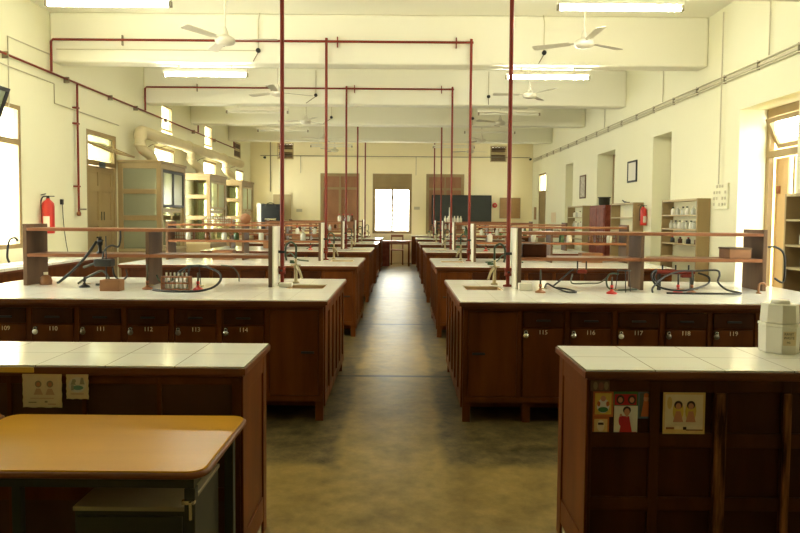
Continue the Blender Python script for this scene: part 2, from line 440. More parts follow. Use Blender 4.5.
MB().box(x1-.004,x1+.012,c-.11,c+.11,2.37,2.47).build('number_plate', M['plateblue'], d1)
# door_2: open doorway in the right wall with a tilted fanlight
a, b, z1 = 7.46, 8.76, 3.03; X0, X1 = XR+.37, XR+.44; fw = .07
mb = MB(); mb.box(X0,X1,a,a+fw,0,z1); mb.box(X0,X1,b-fw,b,0,z1); mb.box(X0,X1,a+fw,b-fw,z1-.11,z1); mb.box(X0,X1,a+fw,b-fw,2.38,2.47)
d2 = struct('door_2', mb, M['tan'])
lf = MB(); lf.box(X0+.10,X0+.14,b-fw-.28,b-fw-.01,.02,2.37); lf.box(X0+.09,X0+.15,b-fw-.045,b-fw-.01,.02,2.37)
L = lf.build('door_leaf', mat('pale_door', (.62,.42,.19), .5), d2)
MB().box(X0+.07,X0+.10,b-fw-.12,b-fw-.06,1.9,2.0).build('door_bolt', M['shelfw'], L)
MB().box(X0+.10,X0+.15,b-fw-.42,b-fw-.38,.02,2.37).build('door_post', M['tan'], d2)
Ms = Matrix.Translation((X0+.03, 0, 2.70)) @ Matrix.Rotation(math.radians(65), 4, 'Y')
sash = MB()
for q in ((-.21,.21,a+.08,a+.14,-.015,.015),(-.21,.21,b-.14,b-.08,-.015,.015),(-.21,-.15,a+.14,b-.14,-.015,.015),(.15,.21,a+.14,b-.14,-.015,.015)):
    sash.box(*q, M=Ms)
so = sash.build('fanlight_sash', M['tan'], d2)
gp = MB(); gp.box(-.15,.15,a+.14,b-.14,-.003,.003, M=Ms); gp.build('sash_pane', M['glass'], so)
# doors 3-5: closed doors at the back of the deep recesses; door_6 near the far corner
for i, (a, b, X0, zt) in enumerate([(10.95,11.75,XR+.33,3.03),(13.84,15.07,XR+.36,3.03),(17.2,17.95,XR+.33,3.03),(20.4,21.5,XR+.02,3.0)]):
    X1 = X0+.08; fw = .06
    mb = MB(); mb.box(X0,X1,a,a+fw,0,zt); mb.box(X0,X1,b-fw,b,0,zt); mb.box(X0,X1,a+fw,b-fw,zt-fw,zt); mb.box(X0,X1,a+fw,b-fw,2.36,2.44)
    d = struct('door_%d' % (3+i), mb, M['tan'])
    lf = MB(); lf.box(X0+.02,X0+.05,a+fw,b-fw,.01,2.36)
    for z in (.15,.9,1.65): lf.box(X0+.008,X0+.02,a+fw+.12,b-fw-.12,z,z+.55)
    lf.build('door_leaf', M['tan'] if i==3 else M['wall'], d)
    if i == 3:
        MB().box(X0+.03,X0+.036,a+fw,b-fw,2.44,zt-fw).build('fanlight_pane', M['glass'], d)
        MB().box(X0+.01,X0+.05,(a+b)/2-.02,(a+b)/2+.02,2.44,zt-fw).build('glazing_bar', M['tan'], d)
    else:
        MB().box(X0+.02,X0+.05,a+fw,b-fw,2.44,zt-fw).build('fanlight_panel', M['wall'], d)

# ------------------------------------------------------------------ lab benches
BY = [4.95, 8.5, 12.0, 15.4, 18.9]
AX = {1: .46, -1: -.57}
ROWN = ['second', 'third', 'fourth', 'fifth', 'sixth and last']
SIDEN = {1: 'right', -1: 'left'}
BL, BD, ZT = 3.17, 1.75, .90
def text_mesh(txt, size):
    cu = bpy.data.curves.new('t', 'FONT'); cu.body = txt; cu.size = size; cu.align_x = 'CENTER'; cu.align_y = 'CENTER'; cu.extrude = .0006
    o = bpy.data.objects.new('t', cu); col.objects.link(o)
    dg = bpy.context.evaluated_depsgraph_get(); dg.update()
    me = bpy.data.meshes.new_from_object(o.evaluated_get(dg))
    bpy.data.objects.remove(o); return me
def text_obj(name, txt, size, m, parent, loc, rot=(PI/2,0,0)):
    me = text_mesh(txt, size); me.name = name; me.materials.clear(); me.materials.append(m)
    o = bpy.data.objects.new(name, me); col.objects.link(o); o.parent = parent; o.location = loc; o.rotation_euler = rot
    return o

def make_bench(s, numbers, loc, label):
    t = thing('laboratory_bench', label, 'lab bench', loc, 0, 'long lab benches in rows')
    e = .03
    # carcass with recessed toe space and feet
    c = MB()
    c.box(s*e, s*(BL-e), e+.012, BD-e, .11, .845)
    c.box(s*(e+.06), s*(BL-e-.06), e+.14, BD-e-.12, 0.03, .11)
    for x in (e, .50, .84, 1.58, 2.32, BL-e-.06):
        for y in (e+.006, BD-e-.066): c.box(s*x, s*(x+.06), y, y+.06, 0, .11)
    c.build('carcass', M['dwood'], t)
    # front frame: stiles and rails
    f = MB()
    xs = [e, .465] + [.465+.37*k for k in range(1,8)]
    for k, x in enumerate(xs): 
        w = .035
        f.box(s*(x-.0 if k==0 else x-w/2), s*(x+w if k==0 else x+w/2), e, e+.012, .105, .85)
    f.box(s*e, s*(BL-e), e-.002, e+.010, .105, .15); f.box(s*e, s*(BL-e), e-.002, e+.010, .825, .852)
    f.build('front_frame', M['dwood'], t, bevel=.002)
    # end cupboard door under the sink
    d = MB(); d.box(s*(e+.04), s*.445, e-.004, e+.011, .155, .82)
    d = d.build('sink_door', M['dwood'], t, bevel=.002)
    MB().box(s*.10, s*.20, e-.014, e-.004, .483, .50).build('handle', M['black'], d)
    for k in range(7):
        cx = .465 + .37*(k+.5)
        dr = MB().box(s*(cx-.155), s*(cx+.155), e-.005, e+.011, .705, .822).build('drawer', M['dwood2'], t, bevel=.002)
        do = MB()
        do.box(s*(cx-.155), s*(cx+.155), e-.001, e+.011, .155, .69)
        do = do.build('cupboard_door', M['dwood'], t, bevel=.002)
        if numbers:
            h = MB(); h.box(s*(cx-.055), s*(cx+.055), e-.022, e-.005, .748, .762).build('handle', M['black'], dr, bevel=.003)
            text_obj('number', numbers[k], .048, M['numpaint'], do, (s*cx, e-.0018, .662))
    # aisle end: frame with recessed vertical panels
    p = MB(); n = 5
    for k in range(n+1):
        y = e+.03 + (BD-2*e-.06-.07)*k/n
        p.box(s*(e-.014), s*e, y, y+.07, .06, .845)
    p.box(s*(e-.012), s*e, e+.03, BD-e-.03, .78, .845); p.box(s*(e-.012), s*e, e+.03, BD-e-.03, .06, .14)
    p.build('end_frame', M['dwood'], t, bevel=.003)
    # counter with sink opening
    hx0, hx1, hy0, hy1 = .13, .47, .82, 1.18
    k = MB()
    Z0, Z1 = .868, ZT
    k.box(0, s*BL, 0.006, hy0, Z0, Z1); k.box(0, s*BL, hy1, BD-.006, Z0, Z1)
    k.box(0, s*hx0, hy0, hy1, Z0, Z1); k.box(s*hx1, s*BL, hy0, hy1, Z0, Z1)
    k.build('tiled_top', M['tile2'], t)
    r = MB(); r.box(-s*.006, s*BL, -.006, .012, .864, .893); r.box(-s*.006, s*BL, BD-.012, BD+.006, .864, .893)
    r.box(-s*.006, s*.01, .012, BD-.012, .864, .893); r.box(s*(BL-.01), s*(BL+.006), .012, BD-.012, .864, .893)
    r.box(s*.01, s*(BL-.01), .012, BD-.012, .846, .868)
    r.build('edge_trim', M['edge'], t, bevel=.003)
    b = MB()
    b.box(s*hx0, s*(hx0+.012), hy0, hy1, .70, .893); b.box(s*(hx1-.012), s*hx1, hy0, hy1, .70, .893)
    b.box(s*(hx0+.012), s*(hx1-.012), hy0, hy0+.012, .70, .893); b.box(s*(hx0+.012), s*(hx1-.012), hy1-.012, hy1, .70, .893)
    b.box(s*(hx0+.012), s*(hx1-.012), hy0+.012, hy1-.012, .87, .875) if False else b.box(s*(hx0+.012), s*(hx1-.012), hy0+.012, hy1-.012, .70, .712)
    b.build('sink_basin', M['sink'], t)
    return t
benches = {}
for s in (1, -1):
    nums = ['115','116','117','118','119','120','121'] if s > 0 else ['114','113','112','111','110','109','108']
    for r in range(5):
        lab = 'dark wood lab bench with white tiled top, %s row, %s of the aisle' % (ROWN[r], SIDEN[s])
        if r == 0: lab = ('dark wood lab bench with cupboards numbered 115 to 119 facing the camera' if s > 0 else
                          'dark wood lab bench with cupboards numbered 109 to 114 facing the camera')
        if r < 2: benches[s, r] = make_bench(s, nums if r == 0 else None, (AX[s], BY[r], 0), lab)
        else: benches[s, r] = dup(benches[s, 1], lab, (AX[s], BY[r], 0))

# reagent shelves on the benches
SH0, SH1, SHY0, SHY1 = .60, 2.865, .90, 1.25
def make_shelf(s, loc, label):
    t = thing('reagent_shelf', label, 'shelf', loc, 0, 'two tier reagent shelves on the benches')
    MB().box(s*SH0, s*(SH0+.035), SHY0, SHY1, 0, .56).build('end_panel', M['panelw'], t, bevel=.002)
    w = MB().box(s*(SH0-.012), s*(SH0-.001), SHY0+.004, SHY1-.004, 0, .555).build('white_facing', M['white'], t)
    w['label'] = 'white painted outer face of the end panel'
    MB().box(s*(SH1-.035), s*SH1, SHY0, SHY1, 0, .56).build('end_panel', M['panelw'], t, bevel=.002)
    MB().box(s*1.725, s*1.755, SHY0+.012, SHY1-.012, .0, .497).build('divider', M['panelw'], t, bevel=.002)
    MB().box(s*(SH0+.036), s*(SH1-.036), SHY0, SHY1-.02, .498, .526).build('upper_board', M['shelfw'], t, bevel=.002)
    lo = MB(); lo.box(s*(SH0+.036), s*1.724, SHY0+.004, SHY1-.02, .262, .292); lo.box(s*1.756, s*(SH1-.036), SHY0+.004, SHY1-.02, .262, .292)
    lo.box(s*1.724, s*1.756, SHY0-.004, SHY0+.011, .262, .292)
    lo.build('lower_board', M['shelfw'], t, bevel=.002)
    return t
shelves = {}
for s in (1, -1):
    for r in range(5):
        lab = 'two tier brown wooden shelf on the %s row bench %s of the aisle' % (ROWN[r], SIDEN[s])
        loc = (AX[s], BY[r], ZT)
        if r == 0: shelves[s, r] = make_shelf(s, loc, lab)
        else: shelves[s, r] = dup(shelves[s, 0], lab, loc)

# ------------------------------------------------------------------ front half benches
def front_bench(name, label, x0, x1, y0, y1, s, cols, mats, rows, post=None):
    m1, m2 = mats or (M['dwood2'], M['dwood'])
    """x0 is the aisle end; s points away from the aisle"""
    t = thing(name, label, 'lab bench', (x0, y0, 0))
    L = abs(x1-x0); D = y1-y0; e = .022
    c = MB().box(s*e, s*(L-e), e+.012, D-e, .02, .852); c.build('carcass', m1, t)
    f = MB()
    for k, (p, q) in enumerate(cols): f.box(s*p, s*q, e-.004, e+.012, .0, .852)
    for p, q in rows: f.box(s*e, s*(L-e), e-.002, e+.012, p, q)
    f.build('front_frame', m2, t, bevel=.004)
    if post:
        pm = MB()
        for p, q in post: pm.box(s*p, s*q, e-.020, e-.004, 0, .80)
        for i in range(1):
            pm.build('worn_post', M['worn'], t, bevel=.006)
    ef = MB(); ef.box(s*(e-.012), s*e, e, e+.07, 0, .852); ef.box(s*(e-.012), s*e, D-e-.07, D-e, 0, .852)
    ef.box(s*(e-.010), s*e, e+.07, D-e-.07, .77, .852); ef.box(s*(e-.010), s*e, e+.07, D-e-.07, .02, .14)
    ef.box(s*(e-.004), s*e, e+.07, D-e-.07, .14, .77)
    ef.build('end_frame', M['dwood'], t, bevel=.003)
    MB().box(0, s*L, .006, D-.006, .872, .90).build('tiled_top', M['tile'], t)
    r = MB(); r.box(-s*.006, s*L, -.006, .012, .864, .893); r.box(-s*.006, s*L, D-.012, D+.006, .864, .893)
    r.box(-s*.006, s*.01, .012, D-.012, .864, .893); r.box(s*.01, s*L, .012, D-.012, .853, .872)
    r.build('edge_trim', M['edge'], t, bevel=.003)
    return t
cr = [(.022,.036),(.285,.33),(.56,.62),(.86,.90),(1.13,1.17),(1.40,1.46),(1.70,1.74),(1.96,2.0)]
fbr = front_bench('laboratory_bench', 'dark panelled front bench on the right with pictures stuck on it', .80, 2.82, 2.745, 3.27, 1, cr, (M['dwood2'], M['midwood']),
            [(.80,.852),(.555,.62),(.275,.335),(.0,.06)], post=[(.565,.615),(.862,.895)])
cl = [(.022,.06),(.365,.385),(.69,.71),(1.015,1.035),(1.34,1.36),(1.665,1.685),(1.96,2.0)]
fbl = front_bench('laboratory_bench', 'dark panelled front bench behind the laminate table on the left', -.67, -2.69, 2.745, 3.27, -1, cl, (M['bouncewood'], M['dwood']),
            [(.815,.852),(.30,.36),(.0,.06)])
# yellow strip on the left bench edge
MB().box(-1.75, -.90, -.012, -.006, .872, .894).build('edge_strip', M['yellowedge'], fbl, loc=(0,0,0))['label'] = 'yellow strip along the counter edge'

# ------------------------------------------------------------------ tables front left
def rrect(x0, x1, y0, y1, r, n=6):
    out = []
    for cx, cy, a in ((x1-r,y1-r,0),(x0+r,y1-r,PI/2),(x0+r,y0+r,PI),(x1-r,y0+r,1.5*PI)):
        for k in range(n+1): out.append((cx+r*math.cos(a+PI/2*k/n), cy+r*math.sin(a+PI/2*k/n)))
    return out
def make_table(label, x0, y0, w, d, m, rr):
    t = thing('work_table', label, 'table', (x0, y0, 0))
    MB().prism(rrect(0,w,0,d,rr), .724, .75).build('table_top', m, t, bevel=.003)
    e = MB(); P = rrect(-.001,w+.001,-.001,d+.001,rr)
    e.tube([(x,y,.735) for x,y in P], .011, 6, closed=True); e.build('edge_band', M['tableedge'], t)
    fr = MB(); fr.box(.04,w-.04,.04,.07,.68,.724); fr.box(.04,w-.04,d-.07,d-.04,.68,.724); fr.box(.04,.07,.07,d-.07,.68,.724); fr.box(w-.07,w-.04,.07,d-.07,.68,.724)
    fr.build('apron', M['steel'], t)
    for x in (.035, w-.07):
        for y in (.035, d-.07): MB().box(x, x+.035, y, y+.035, 0, .68).build('leg', M['steel'], t, bevel=.003)
    return t
make_table('yellow brown laminate table with rounded corners at front left', -1.555, 1.98, .94, .57, M['table'], .05)
make_table('reddish laminate table cut off by the left edge of the photo', -2.54, 1.985, .955, .57, M['table2'], .03)
# steel pedestal under table
t = thing('steel_cabinet', 'low grey green steel cabinet under the laminate table', 'cabinet', (-1.07, 2.075, 0))
MB().box(0,.37,0.01,.38,.0,.575).build('body', M['steel'], t, bevel=.004)
MB().box(-.004,.374,.004,.384,.575,.59).build('top', M['steelpale'], t, bevel=.003)
for z in (.05,.32):
    dd = MB().box(.012,.358,-.004,.01,z,z+.24).build('drawer', M['steel'], t, bevel=.003)
    MB().box(.13,.24,-.016,-.004,z+.17,z+.19).build('handle', M['chrome'], dd)
# hasp on the leg
t = thing('hasp', 'small chrome hasp and pin on the front leg of the laminate table', 'latch', (-.67, 2.005, .635))
MB().box(-.018,.022,-.006,.008,.0,.012).build('plate', M['chrome'], t)
MB().tube([(.012,-.012,.012),(.012,-.012,-.045)], .005).build('pin', M['chrome'], t)

# ------------------------------------------------------------------ papers and pictures
def print_card(name, label, cat, x, y, z, w, h, base, shapes, mats, group=None, wavy=False):
    """flat print hung facing the camera; shapes = (kind, mat index, u, v, su, sv) in 0..1"""
    mb = MB().mat(0)
    if wavy:
        n = 10; P = []
        for k in range(n+1): P.append((w*k/n, 0 + .0014*math.sin(k*1.7)))
        for k in range(n+1): P.append((w + .0014*math.sin(k*2.1), h*k/n)) if 0 < k else None
        for k in range(n-1,-1,-1): P.append((w*k/n, h + .001*math.sin(k*2.3)))
        for k in range(n-1,0,-1): P.append((.0014*math.sin(k*2.6), h*k/n))
    else: P = [(0,0),(w,0),(w,h),(0,h)]
    R = Matrix.Rotation(PI/2, 4, 'X')
    mb.prism(P, -.001, .001, M=R)
    for i, (k, mi, u, v, su, sv) in enumerate(shapes):
        mb.mat(mi); zz = .0012 + .0002*i
        if k == 'r': Q = [(w*(u-su/2),h*(v-sv/2)),(w*(u+su/2),h*(v-sv/2)),(w*(u+su/2),h*(v+sv/2)),(w*(u-su/2),h*(v+sv/2))]
        elif k == 't': Q = [(w*(u-su/2),h*(v-sv/2)),(w*(u+su/2),h*(v-sv/2)),(w*(u+su*.22),h*(v+sv/2)),(w*(u-su*.22),h*(v+sv/2))]
        else: Q = [(w*u+w*su/2*math.cos(a*PI/8), h*v+h*sv/2*math.sin(a*PI/8)) for a in range(16)]
        mb.prism(Q, zz-.0002, zz, M=R)
    o = mb.build(name, mats, None, (x,y,z))
    return tag(o, label, cat, group)
yf = 2.745 + .022 - .004 - .0015       # front frame plane of the front benches
yp = 2.745 + .034 - .0015              # recessed panels
P6 = [M['orange'],M['yellow'],M['pink'],M['printgreen'],M['printred'],M['printblue'],M['printwhite'],M['ink']]
def idx(*n): return [P6[i] for i in n]
cards = 'small prints stuck on the right front bench'
print_card('print_card','orange print of a seated figure, top left of the pictures on the bench','picture', .842,yp,.686,.089,.116,0,
    [('r',1,.5,.5,.8,.8),('o',2,.5,.42,.62,.55),('o',4,.5,.70,.26,.22),('o',3,.5,.28,.5,.2),('o',5,.28,.5,.16,.2),('o',5,.72,.5,.16,.2)], [M['orange'],M['yellow'],M['printwhite'],M['printgreen'],M['pink'],M['orange']], cards)
print_card('print_card','green and red print of two faces, top middle of the pictures on the bench','picture', .932,yp,.735,.104,.067,0,
    [('r',1,.5,.42,.92,.72),('o',2,.28,.42,.34,.62),('o',2,.76,.42,.34,.62),('o',3,.28,.40,.2,.36),('o',3,.76,.40,.2,.36)], [M['printgreen'],M['printred'],M['ink'],M['pink']], cards)
print_card('print_card','blue grey print of a standing figure, top right of the pictures on the bench','picture', 1.038,yp,.680,.070,.12,0,
    [('r',1,.5,.5,.8,.86),('t',2,.5,.38,.6,.6),('o',3,.5,.74,.32,.22),('o',2,.5,.86,.3,.16)], [M['printblue'],M['grey'],M['orange'],M['pink']], cards)
print_card('print_card','white print of a person in a red suit among the pictures on the bench','picture', .935,yp-.002,.600,.102,.136,0,
    [('t',1,.5,.34,.62,.66),('o',1,.30,.52,.22,.36),('o',3,.54,.86,.34,.26),('o',2,.54,.80,.24,.24),('r',2,.54,.68,.1,.08),('r',4,.86,.1,.2,.12),('o',2,.28,.70,.1,.1)], [M['printwhite'],M['printred'],M['pink'],M['ink'],M['printred']], cards)
print_card('print_card','small buff print below the orange one on the right bench','picture', .842,yp,.610,.072,.074,0,
    [('r',1,.5,.5,.8,.8),('o',2,.5,.5,.45,.7),('r',3,.5,.62,.34,.14)], [M['orange'],M['paper2'],M['paper'],M['ink']], cards)
print_card('print_card','faded brown strip of a print just under the counter corner','picture', .826,2.745+.022-.0035-.002,.805,.082,.045,0,
    [('o',1,.25,.5,.24,.8),('o',2,.55,.45,.28,.8),('o',1,.82,.5,.24,.8)], [M['panelw'],mat('faded_buff',(.24,.17,.08),.8),mat('faded_rose',(.22,.09,.05),.8)], cards)
print_card('calendar_print','yellow calendar print with two portraits on the right front bench','picture', 1.140,yf-.004,.620,.182,.182,0,
    [('r',1,.5,.53,.9,.84),('o',2,.36,.55,.26,.5),('o',2,.66,.55,.26,.5),('o',3,.36,.70,.20,.2),('o',3,.66,.70,.20,.2),('o',4,.36,.67,.13,.15),('o',4,.66,.67,.13,.15),
     ('t',4,.36,.42,.24,.26),('t',4,.66,.42,.24,.26),('o',0,.15,.75,.12,.3),('r',5,.17,.14,.2,.05),('r',3,.52,.14,.08,.07),('r',5,.75,.1,.4,.03)],
    [M['paper2'],M['paper'],M['yellow'],M['ink'],M['pink'],M['shelfw']])
yl = 2.745 + .022 - .004 - .003
print_card('calendar_print','cream torn calendar sheet with two small portraits, on the left front bench','picture', -1.625,yl-.012,.717,.168,.150,0,
    [('o',1,.40,.68,.17,.2),('o',1,.70,.68,.17,.2),('o',2,.40,.67,.10,.13),('o',2,.70,.67,.10,.13),('t',3,.40,.46,.24,.18),('t',3,.70,.46,.24,.18),('r',1,.25,.15,.2,.03),('r',1,.6,.17,.07,.05),('r',3,.75,.1,.2,.03),('r',3,.5,.27,.6,.02)],
    [M['paper'],mat('faded_grey_print',(.30,.24,.15),.8),M['pink'],mat('faded_pink',(.58,.36,.22),.8),M['printgreen']], wavy=True)
print_card('calendar_print','smaller torn print with a blue green picture, right of the cream sheet','picture', -1.437,yl-.012,.755,.095,.112,0,
    [('o',1,.5,.55,.8,.6),('o',2,.52,.44,.5,.18),('t',3,.35,.66,.3,.22),('t',3,.72,.70,.22,.26),('o',1,.5,.62,.2,.14),('r',3,.28,.44,.12,.2),('r',4,.5,.2,.6,.03)],
    [M['paper'],M['printwhite'],mat('teal_print',(.16,.33,.25),.8),mat('pale_grey_print',(.34,.33,.24),.8),mat('pale_pink_print',(.55,.30,.18),.8)], wavy=True)

# ------------------------------------------------------------------ padlocks on the numbered cupboards
def make_padlock(label, loc, m):
    t = thing('padlock', label, 'padlock', loc, 0, 'padlocks on the numbered cupboards')
    MB().lathe([(.0,-.008),(.019,-.007),(.021,0),(.019,.007),(0,.008)], (0,-.011,-.012), 16, 'y').build('lock_body', m, t)
    MB().tube([(-.011,-.011,-.002),(-.011,-.011,.014)] + arc((0,-.011,.014),.011,PI,0,6) + [(.011,-.011,-.002)], .0035, 6).build('shackle', M['chrome'], t)
    MB().box(-.013,.013,-.003,0,.0,.03).build('hasp', M['black'], t)
    return t
dull = mat('dull_lock', (.22,.19,.14), .4, .8)
nums = {1:['115','116','117','118','119'], -1:['114','113','112','111','110','109']}
for s in (1,-1):
    for k, n in enumerate(nums[s]):
        cx = AX[s] + s*(.465+.37*(k+.5)) - .135
        bright = n in ('115','116','117','110','114')
        make_padlock(('shiny silver padlock' if bright else 'dull dark padlock') + ' on cupboard %s' % n, (cx, BY[0]+.029, .65), M['whiteplastic'] if n in ('117','110') else M['chrome'] if bright else dull)

# ------------------------------------------------------------------ gas pipes
def clampmb(mb, x, y, z, d=(0,1,0), h=.075):
    mb.box(x-.008,x+.008,y-.012,y+.03,z-h,z+h)
PIPEZ, PR = 4.13, .018
pipes = {}
for r in range(5):
    y = BY[r] + 1.15
    t = thing('gas_pipe', 'red overhead gas pipe with two drops to the %s row benches' % ROWN[r], 'pipe', (0, y, 0), 0, 'red gas pipes from the ceiling')
    xl, xr = AX[-1]-.555, AX[1]+.555
    bar = MB(); bar.tube([(XL+.06,0,3.66),(XL+.06,0,PIPEZ-.03),(XL+.09,0,PIPEZ),(xr+.03,0,PIPEZ)], PR, 10)
    bar.build('cross_pipe', M['red'], t)
    for x, s in ((xl,-1),(xr,1)):
        dp = MB(); dp.tube([(x,0,PIPEZ+.05),(x,0,1.06)], PR+.002, 10)
        dp.build('drop_pipe', M['red'], t)
        vb = MB(); vb.lathe([(.0,1.0),(.034,1.0),(.034,1.02),(.03,1.03),(.03,1.055),(.036,1.06),(.036,1.075),(.0,1.075)], (x,0,0), 12)
        vb.lathe([(.0,.90),(.045,.90),(.045,.915),(.018,.92),(.018,1.0),(0,1.0)], (x,0,0), 12)
        v = vb.build('valve', M['red'], t)
        MB().box(x-.008,x+.008,-.07,-.03,1.03,1.045).build('valve_lever', M['black'], v)
        MB().box(x-.045, x+s*.028 if s>0 else x+.028, -.035,-.02,1.20,1.225) if False else MB().box(x-.03, x+.03, -.034,-.020,1.20,1.225).build('pipe_clip', M['black'], t)
    if r > 0:
        for x in (XL+1.1, XL+2.6, xl+.16, xr-.22):
            c = MB(); clampmb(c, x, .025, PIPEZ); c.build('clamp', M['conduitdark'] if x < -2 else M['red'], t)
t = thing('gas_main', 'long red gas pipe running along the left wall under the beams', 'pipe', (XL+.06, 0, 3.64))
MB().tube([(0,2.0,0),(0,20.2,0)], .016, 10).build('pipe_run', M['red'], t)
for y in (3.5,5.5,8.55,10.1,11.6,12.7,14.3,16.2,18.0):
    MB().box(-.055,.03,y-.007,y+.007,-.055,.035).build('clamp', M['conduitdark'], t)
t = thing('gas_drop', 'red gas pipe dropping down the left wall to a valve beside the door', 'pipe', (XL+.06, 10.4, 0))
MB().tube([(0,0,3.62),(0,0,1.60)], .017, 10).build('pipe_run', M['red'], t)
for z in (3.25,3.0,2.0): MB().box(-.055,.02,-.06,.03,z-.012,z+.012).build('clamp', M['red'], t)
MB().lathe([(0,1.52),(.03,1.53),(.035,1.57),(.02,1.60),(0,1.60)], (0,0,0), 10).build('valve', M['shelfw'], t)
MB().box(-.01,.12,-.01,.01,1.62,1.645).build('valve_lever', M['conduitdark'], t)

# ------------------------------------------------------------------ tube lights and fans
def make_light(label, loc, lit):
    t = thing('tube_light', label, 'light', loc, 0, 'fluorescent tubes under the beams')
    for x in (-.4,.4): MB().box(x-.012,x+.012,-.012,.012,-.06,0).build('stem', M['white'], t)
    MB().box(-.64,.64,-.03,.03,-.11,-.06).build('batten', M['white'], t, bevel=.004)
    MB().tube([(-.61,-.0,-.142),(.61,-.0,-.142)], .024 if lit else .017, 12).build('tube', M['tubeon'] if lit else M['tubeoff'], t)
    for x in (-.625,.625): MB().box(x-.016,x+.016,-.022,.022,-.168,-.11).build('end_cap', M['conduitdark'], t, bevel=.003)
    return t
BN = ['first','second','third','fourth','fifth']
for i, (a, b) in enumerate(BEAMS[:5]):
    for x, sd in ((-2.98,'left'),(2.2,'right')):
        if i == 4: x = x*.72
        make_light(('glowing' if i < 2 else 'unlit') + ' fluorescent tube under the %s beam on the %s' % (BN[i], sd), (x, (a+b)/2, 3.82), i < 2)
def make_fan(label, loc, rot):
    t = thing('ceiling_fan', label, 'fan', loc, rot, 'white ceiling fans')
    MB().tube([(0,0,.12),(0,0,.79)], .012, 8).build('down_rod', M['fan'], t)
    MB().lathe([(.02,.62),(.06,.64),(.065,.72),(.05,.82),(0,.82)], n=16).build('ceiling_canopy', M['fan'], t)
    MB().lathe([(0,-.07),(.06,-.068),(.11,-.05),(.125,-.02),(.12,.01),(.08,.035),(.045,.05),(.035,.10),(.02,.14),(0,.14)], n=20).build('motor', M['fan'], t)
    for k in range(3):
        R = Matrix.Rotation(2*PI*k/3, 4, 'Z') @ Matrix.Rotation(math.radians(9), 4, 'X')
        b = MB(); b.prism([(.18,-.05),(.62,-.07),(.65,-.05),(.65,.05),(.62,.065),(.18,.05)], -.003, .003, M=R)
        b.box(.10,.22,-.018,.018,-.006,.0, M=R)
        b.build('blade', M['fandark'] if k == 0 else M['fan'], t)
    return t
for i, y in enumerate((8.1, 11.5, 14.9, 18.3, 21.3)):
    for x, sd, rt in ((-2.2,'left',.0),(2.25,'right',.55)):
        make_fan('white three bladed ceiling fan, %s from the camera on the %s side' % (BN[i], sd), (x, y, 3.73), rt + i*.5)

tag(MB().tube(spline([(-2.28,6.9,4.2),(-2.33,6.9,3.98),(-2.48,6.9,3.83),(-2.62,6.9,3.83),(-2.76,6.87,3.90),(-2.80,6.87,4.0)],6), .008, 6).build('hanging_cable', M['conduit']), 'pale loose cable loop hanging beside the first left tube light', 'cable')
# conduits ---------------------------------------------------------------
def conduit(name, label, pts_list, r, m, cat='conduit', extra=None):
    mb = MB()
    for pts in pts_list: mb.tube(pts, r, 6)
    o = mb.build(name, m); return tag(o, label, cat)
y = 9.70
for x, sd in ((-2.14,'left'),(2.1,'right')):
    t = thing('wiring_conduit', 'thin wiring conduit with round black box on the %s of the second beam' % sd, 'conduit', (x, y, 4.0))
    MB().tube([(0,0,.02),(0,0,.45),(.02*(1 if sd=='left' else -1),0,.55)], .008, 6).build('pipe_run', M['conduit'], t)
    MB().lathe([(0,-.03),(.035,-.025),(.035,.0),(0,.005)], (0,.0,0), 12, 'y').build('junction_box', M['black'], t)
    MB().tube([(0,0,-.02),(-.08,0,-.16)], .007, 6).build('flex', M['conduitdark'], t)
    if sd == 'left': MB().tube([(-3.0,0,0),(-.04,0,0)], .008, 6).build('side_run', M['conduit'], t)
for i, y in ((2,13.20),(3,16.10)):
    for x, sd in ((-1.75,'left'),(1.75,'right')):
        t = thing('wiring_conduit', 'small wiring drop with black box on the %s of the %s beam' % (sd, BN[i]), 'conduit', (x, y, 4.0))
        MB().tube([(0,0,.02),(0,0,.5)], .008, 6).build('pipe_run', M['conduit'], t)
        MB().lathe([(0,-.03),(.035,-.025),(.035,.0),(0,.005)], (0,.0,0), 12, 'y').build('junction_box', M['black'], t)
        MB().tube([(0,0,-.02),(-.2 if sd=='left' else .0,0,-.16)], .008, 6).build('flex', M['conduitdark'], t)
t = thing('cable_tray', 'long cable run with clips along the top of the right wall', 'cable run', (XR-.03, 0, 0))
for z in (3.56, 3.47): MB().tube([(0,2,z),(0,22.3,z)], .011, 6).build('cable', M['conduit'], t)
MB().box(.004,.027,2,22.3,3.50,3.53).build('backing_strip', M['conduit'], t)
for k in range(22): MB().box(-.008,.027,3.2+k*.85,3.215+k*.85,3.455,3.575).build('clip', M['conduitdark'], t)
for y, z0, z1, lb in ((8.06,3.58,ZC,'right end of the photo'),(9.17,2.05,4.45,'white switch panel'),(11.3,3.58,ZC-.02,'second recess'),(14.5,3.58,ZC-.02,'third recess')):
    tag(MB().tube([(0,0,z0),(0,0,z1)], .010, 6).build('conduit_riser', M['conduit'], None, (XR-.03 if y!=9.17 else XR-.06, y, 0)), 'thin vertical conduit on the right wall near the %s' % lb, 'conduit')
tag(MB().tube([(0,6.0,3.51),(0,9.79,3.51),(0,9.79,3.22),(0,12.0,3.20)], .009, 6).build('wall_conduit', M['conduit'], None, (XL+.02,0,0)), 'thin tan conduit stepping down along the left wall below the gas pipe', 'conduit')
tag(MB().tube([(0,8.66,2.98),(0,8.66,3.90),(0,9.70,3.92)], .009, 6).build('wall_conduit', M['conduit'], None, (XL+.02,0,0)), 'thin tan conduit rising from the left window to the beam', 'conduit')
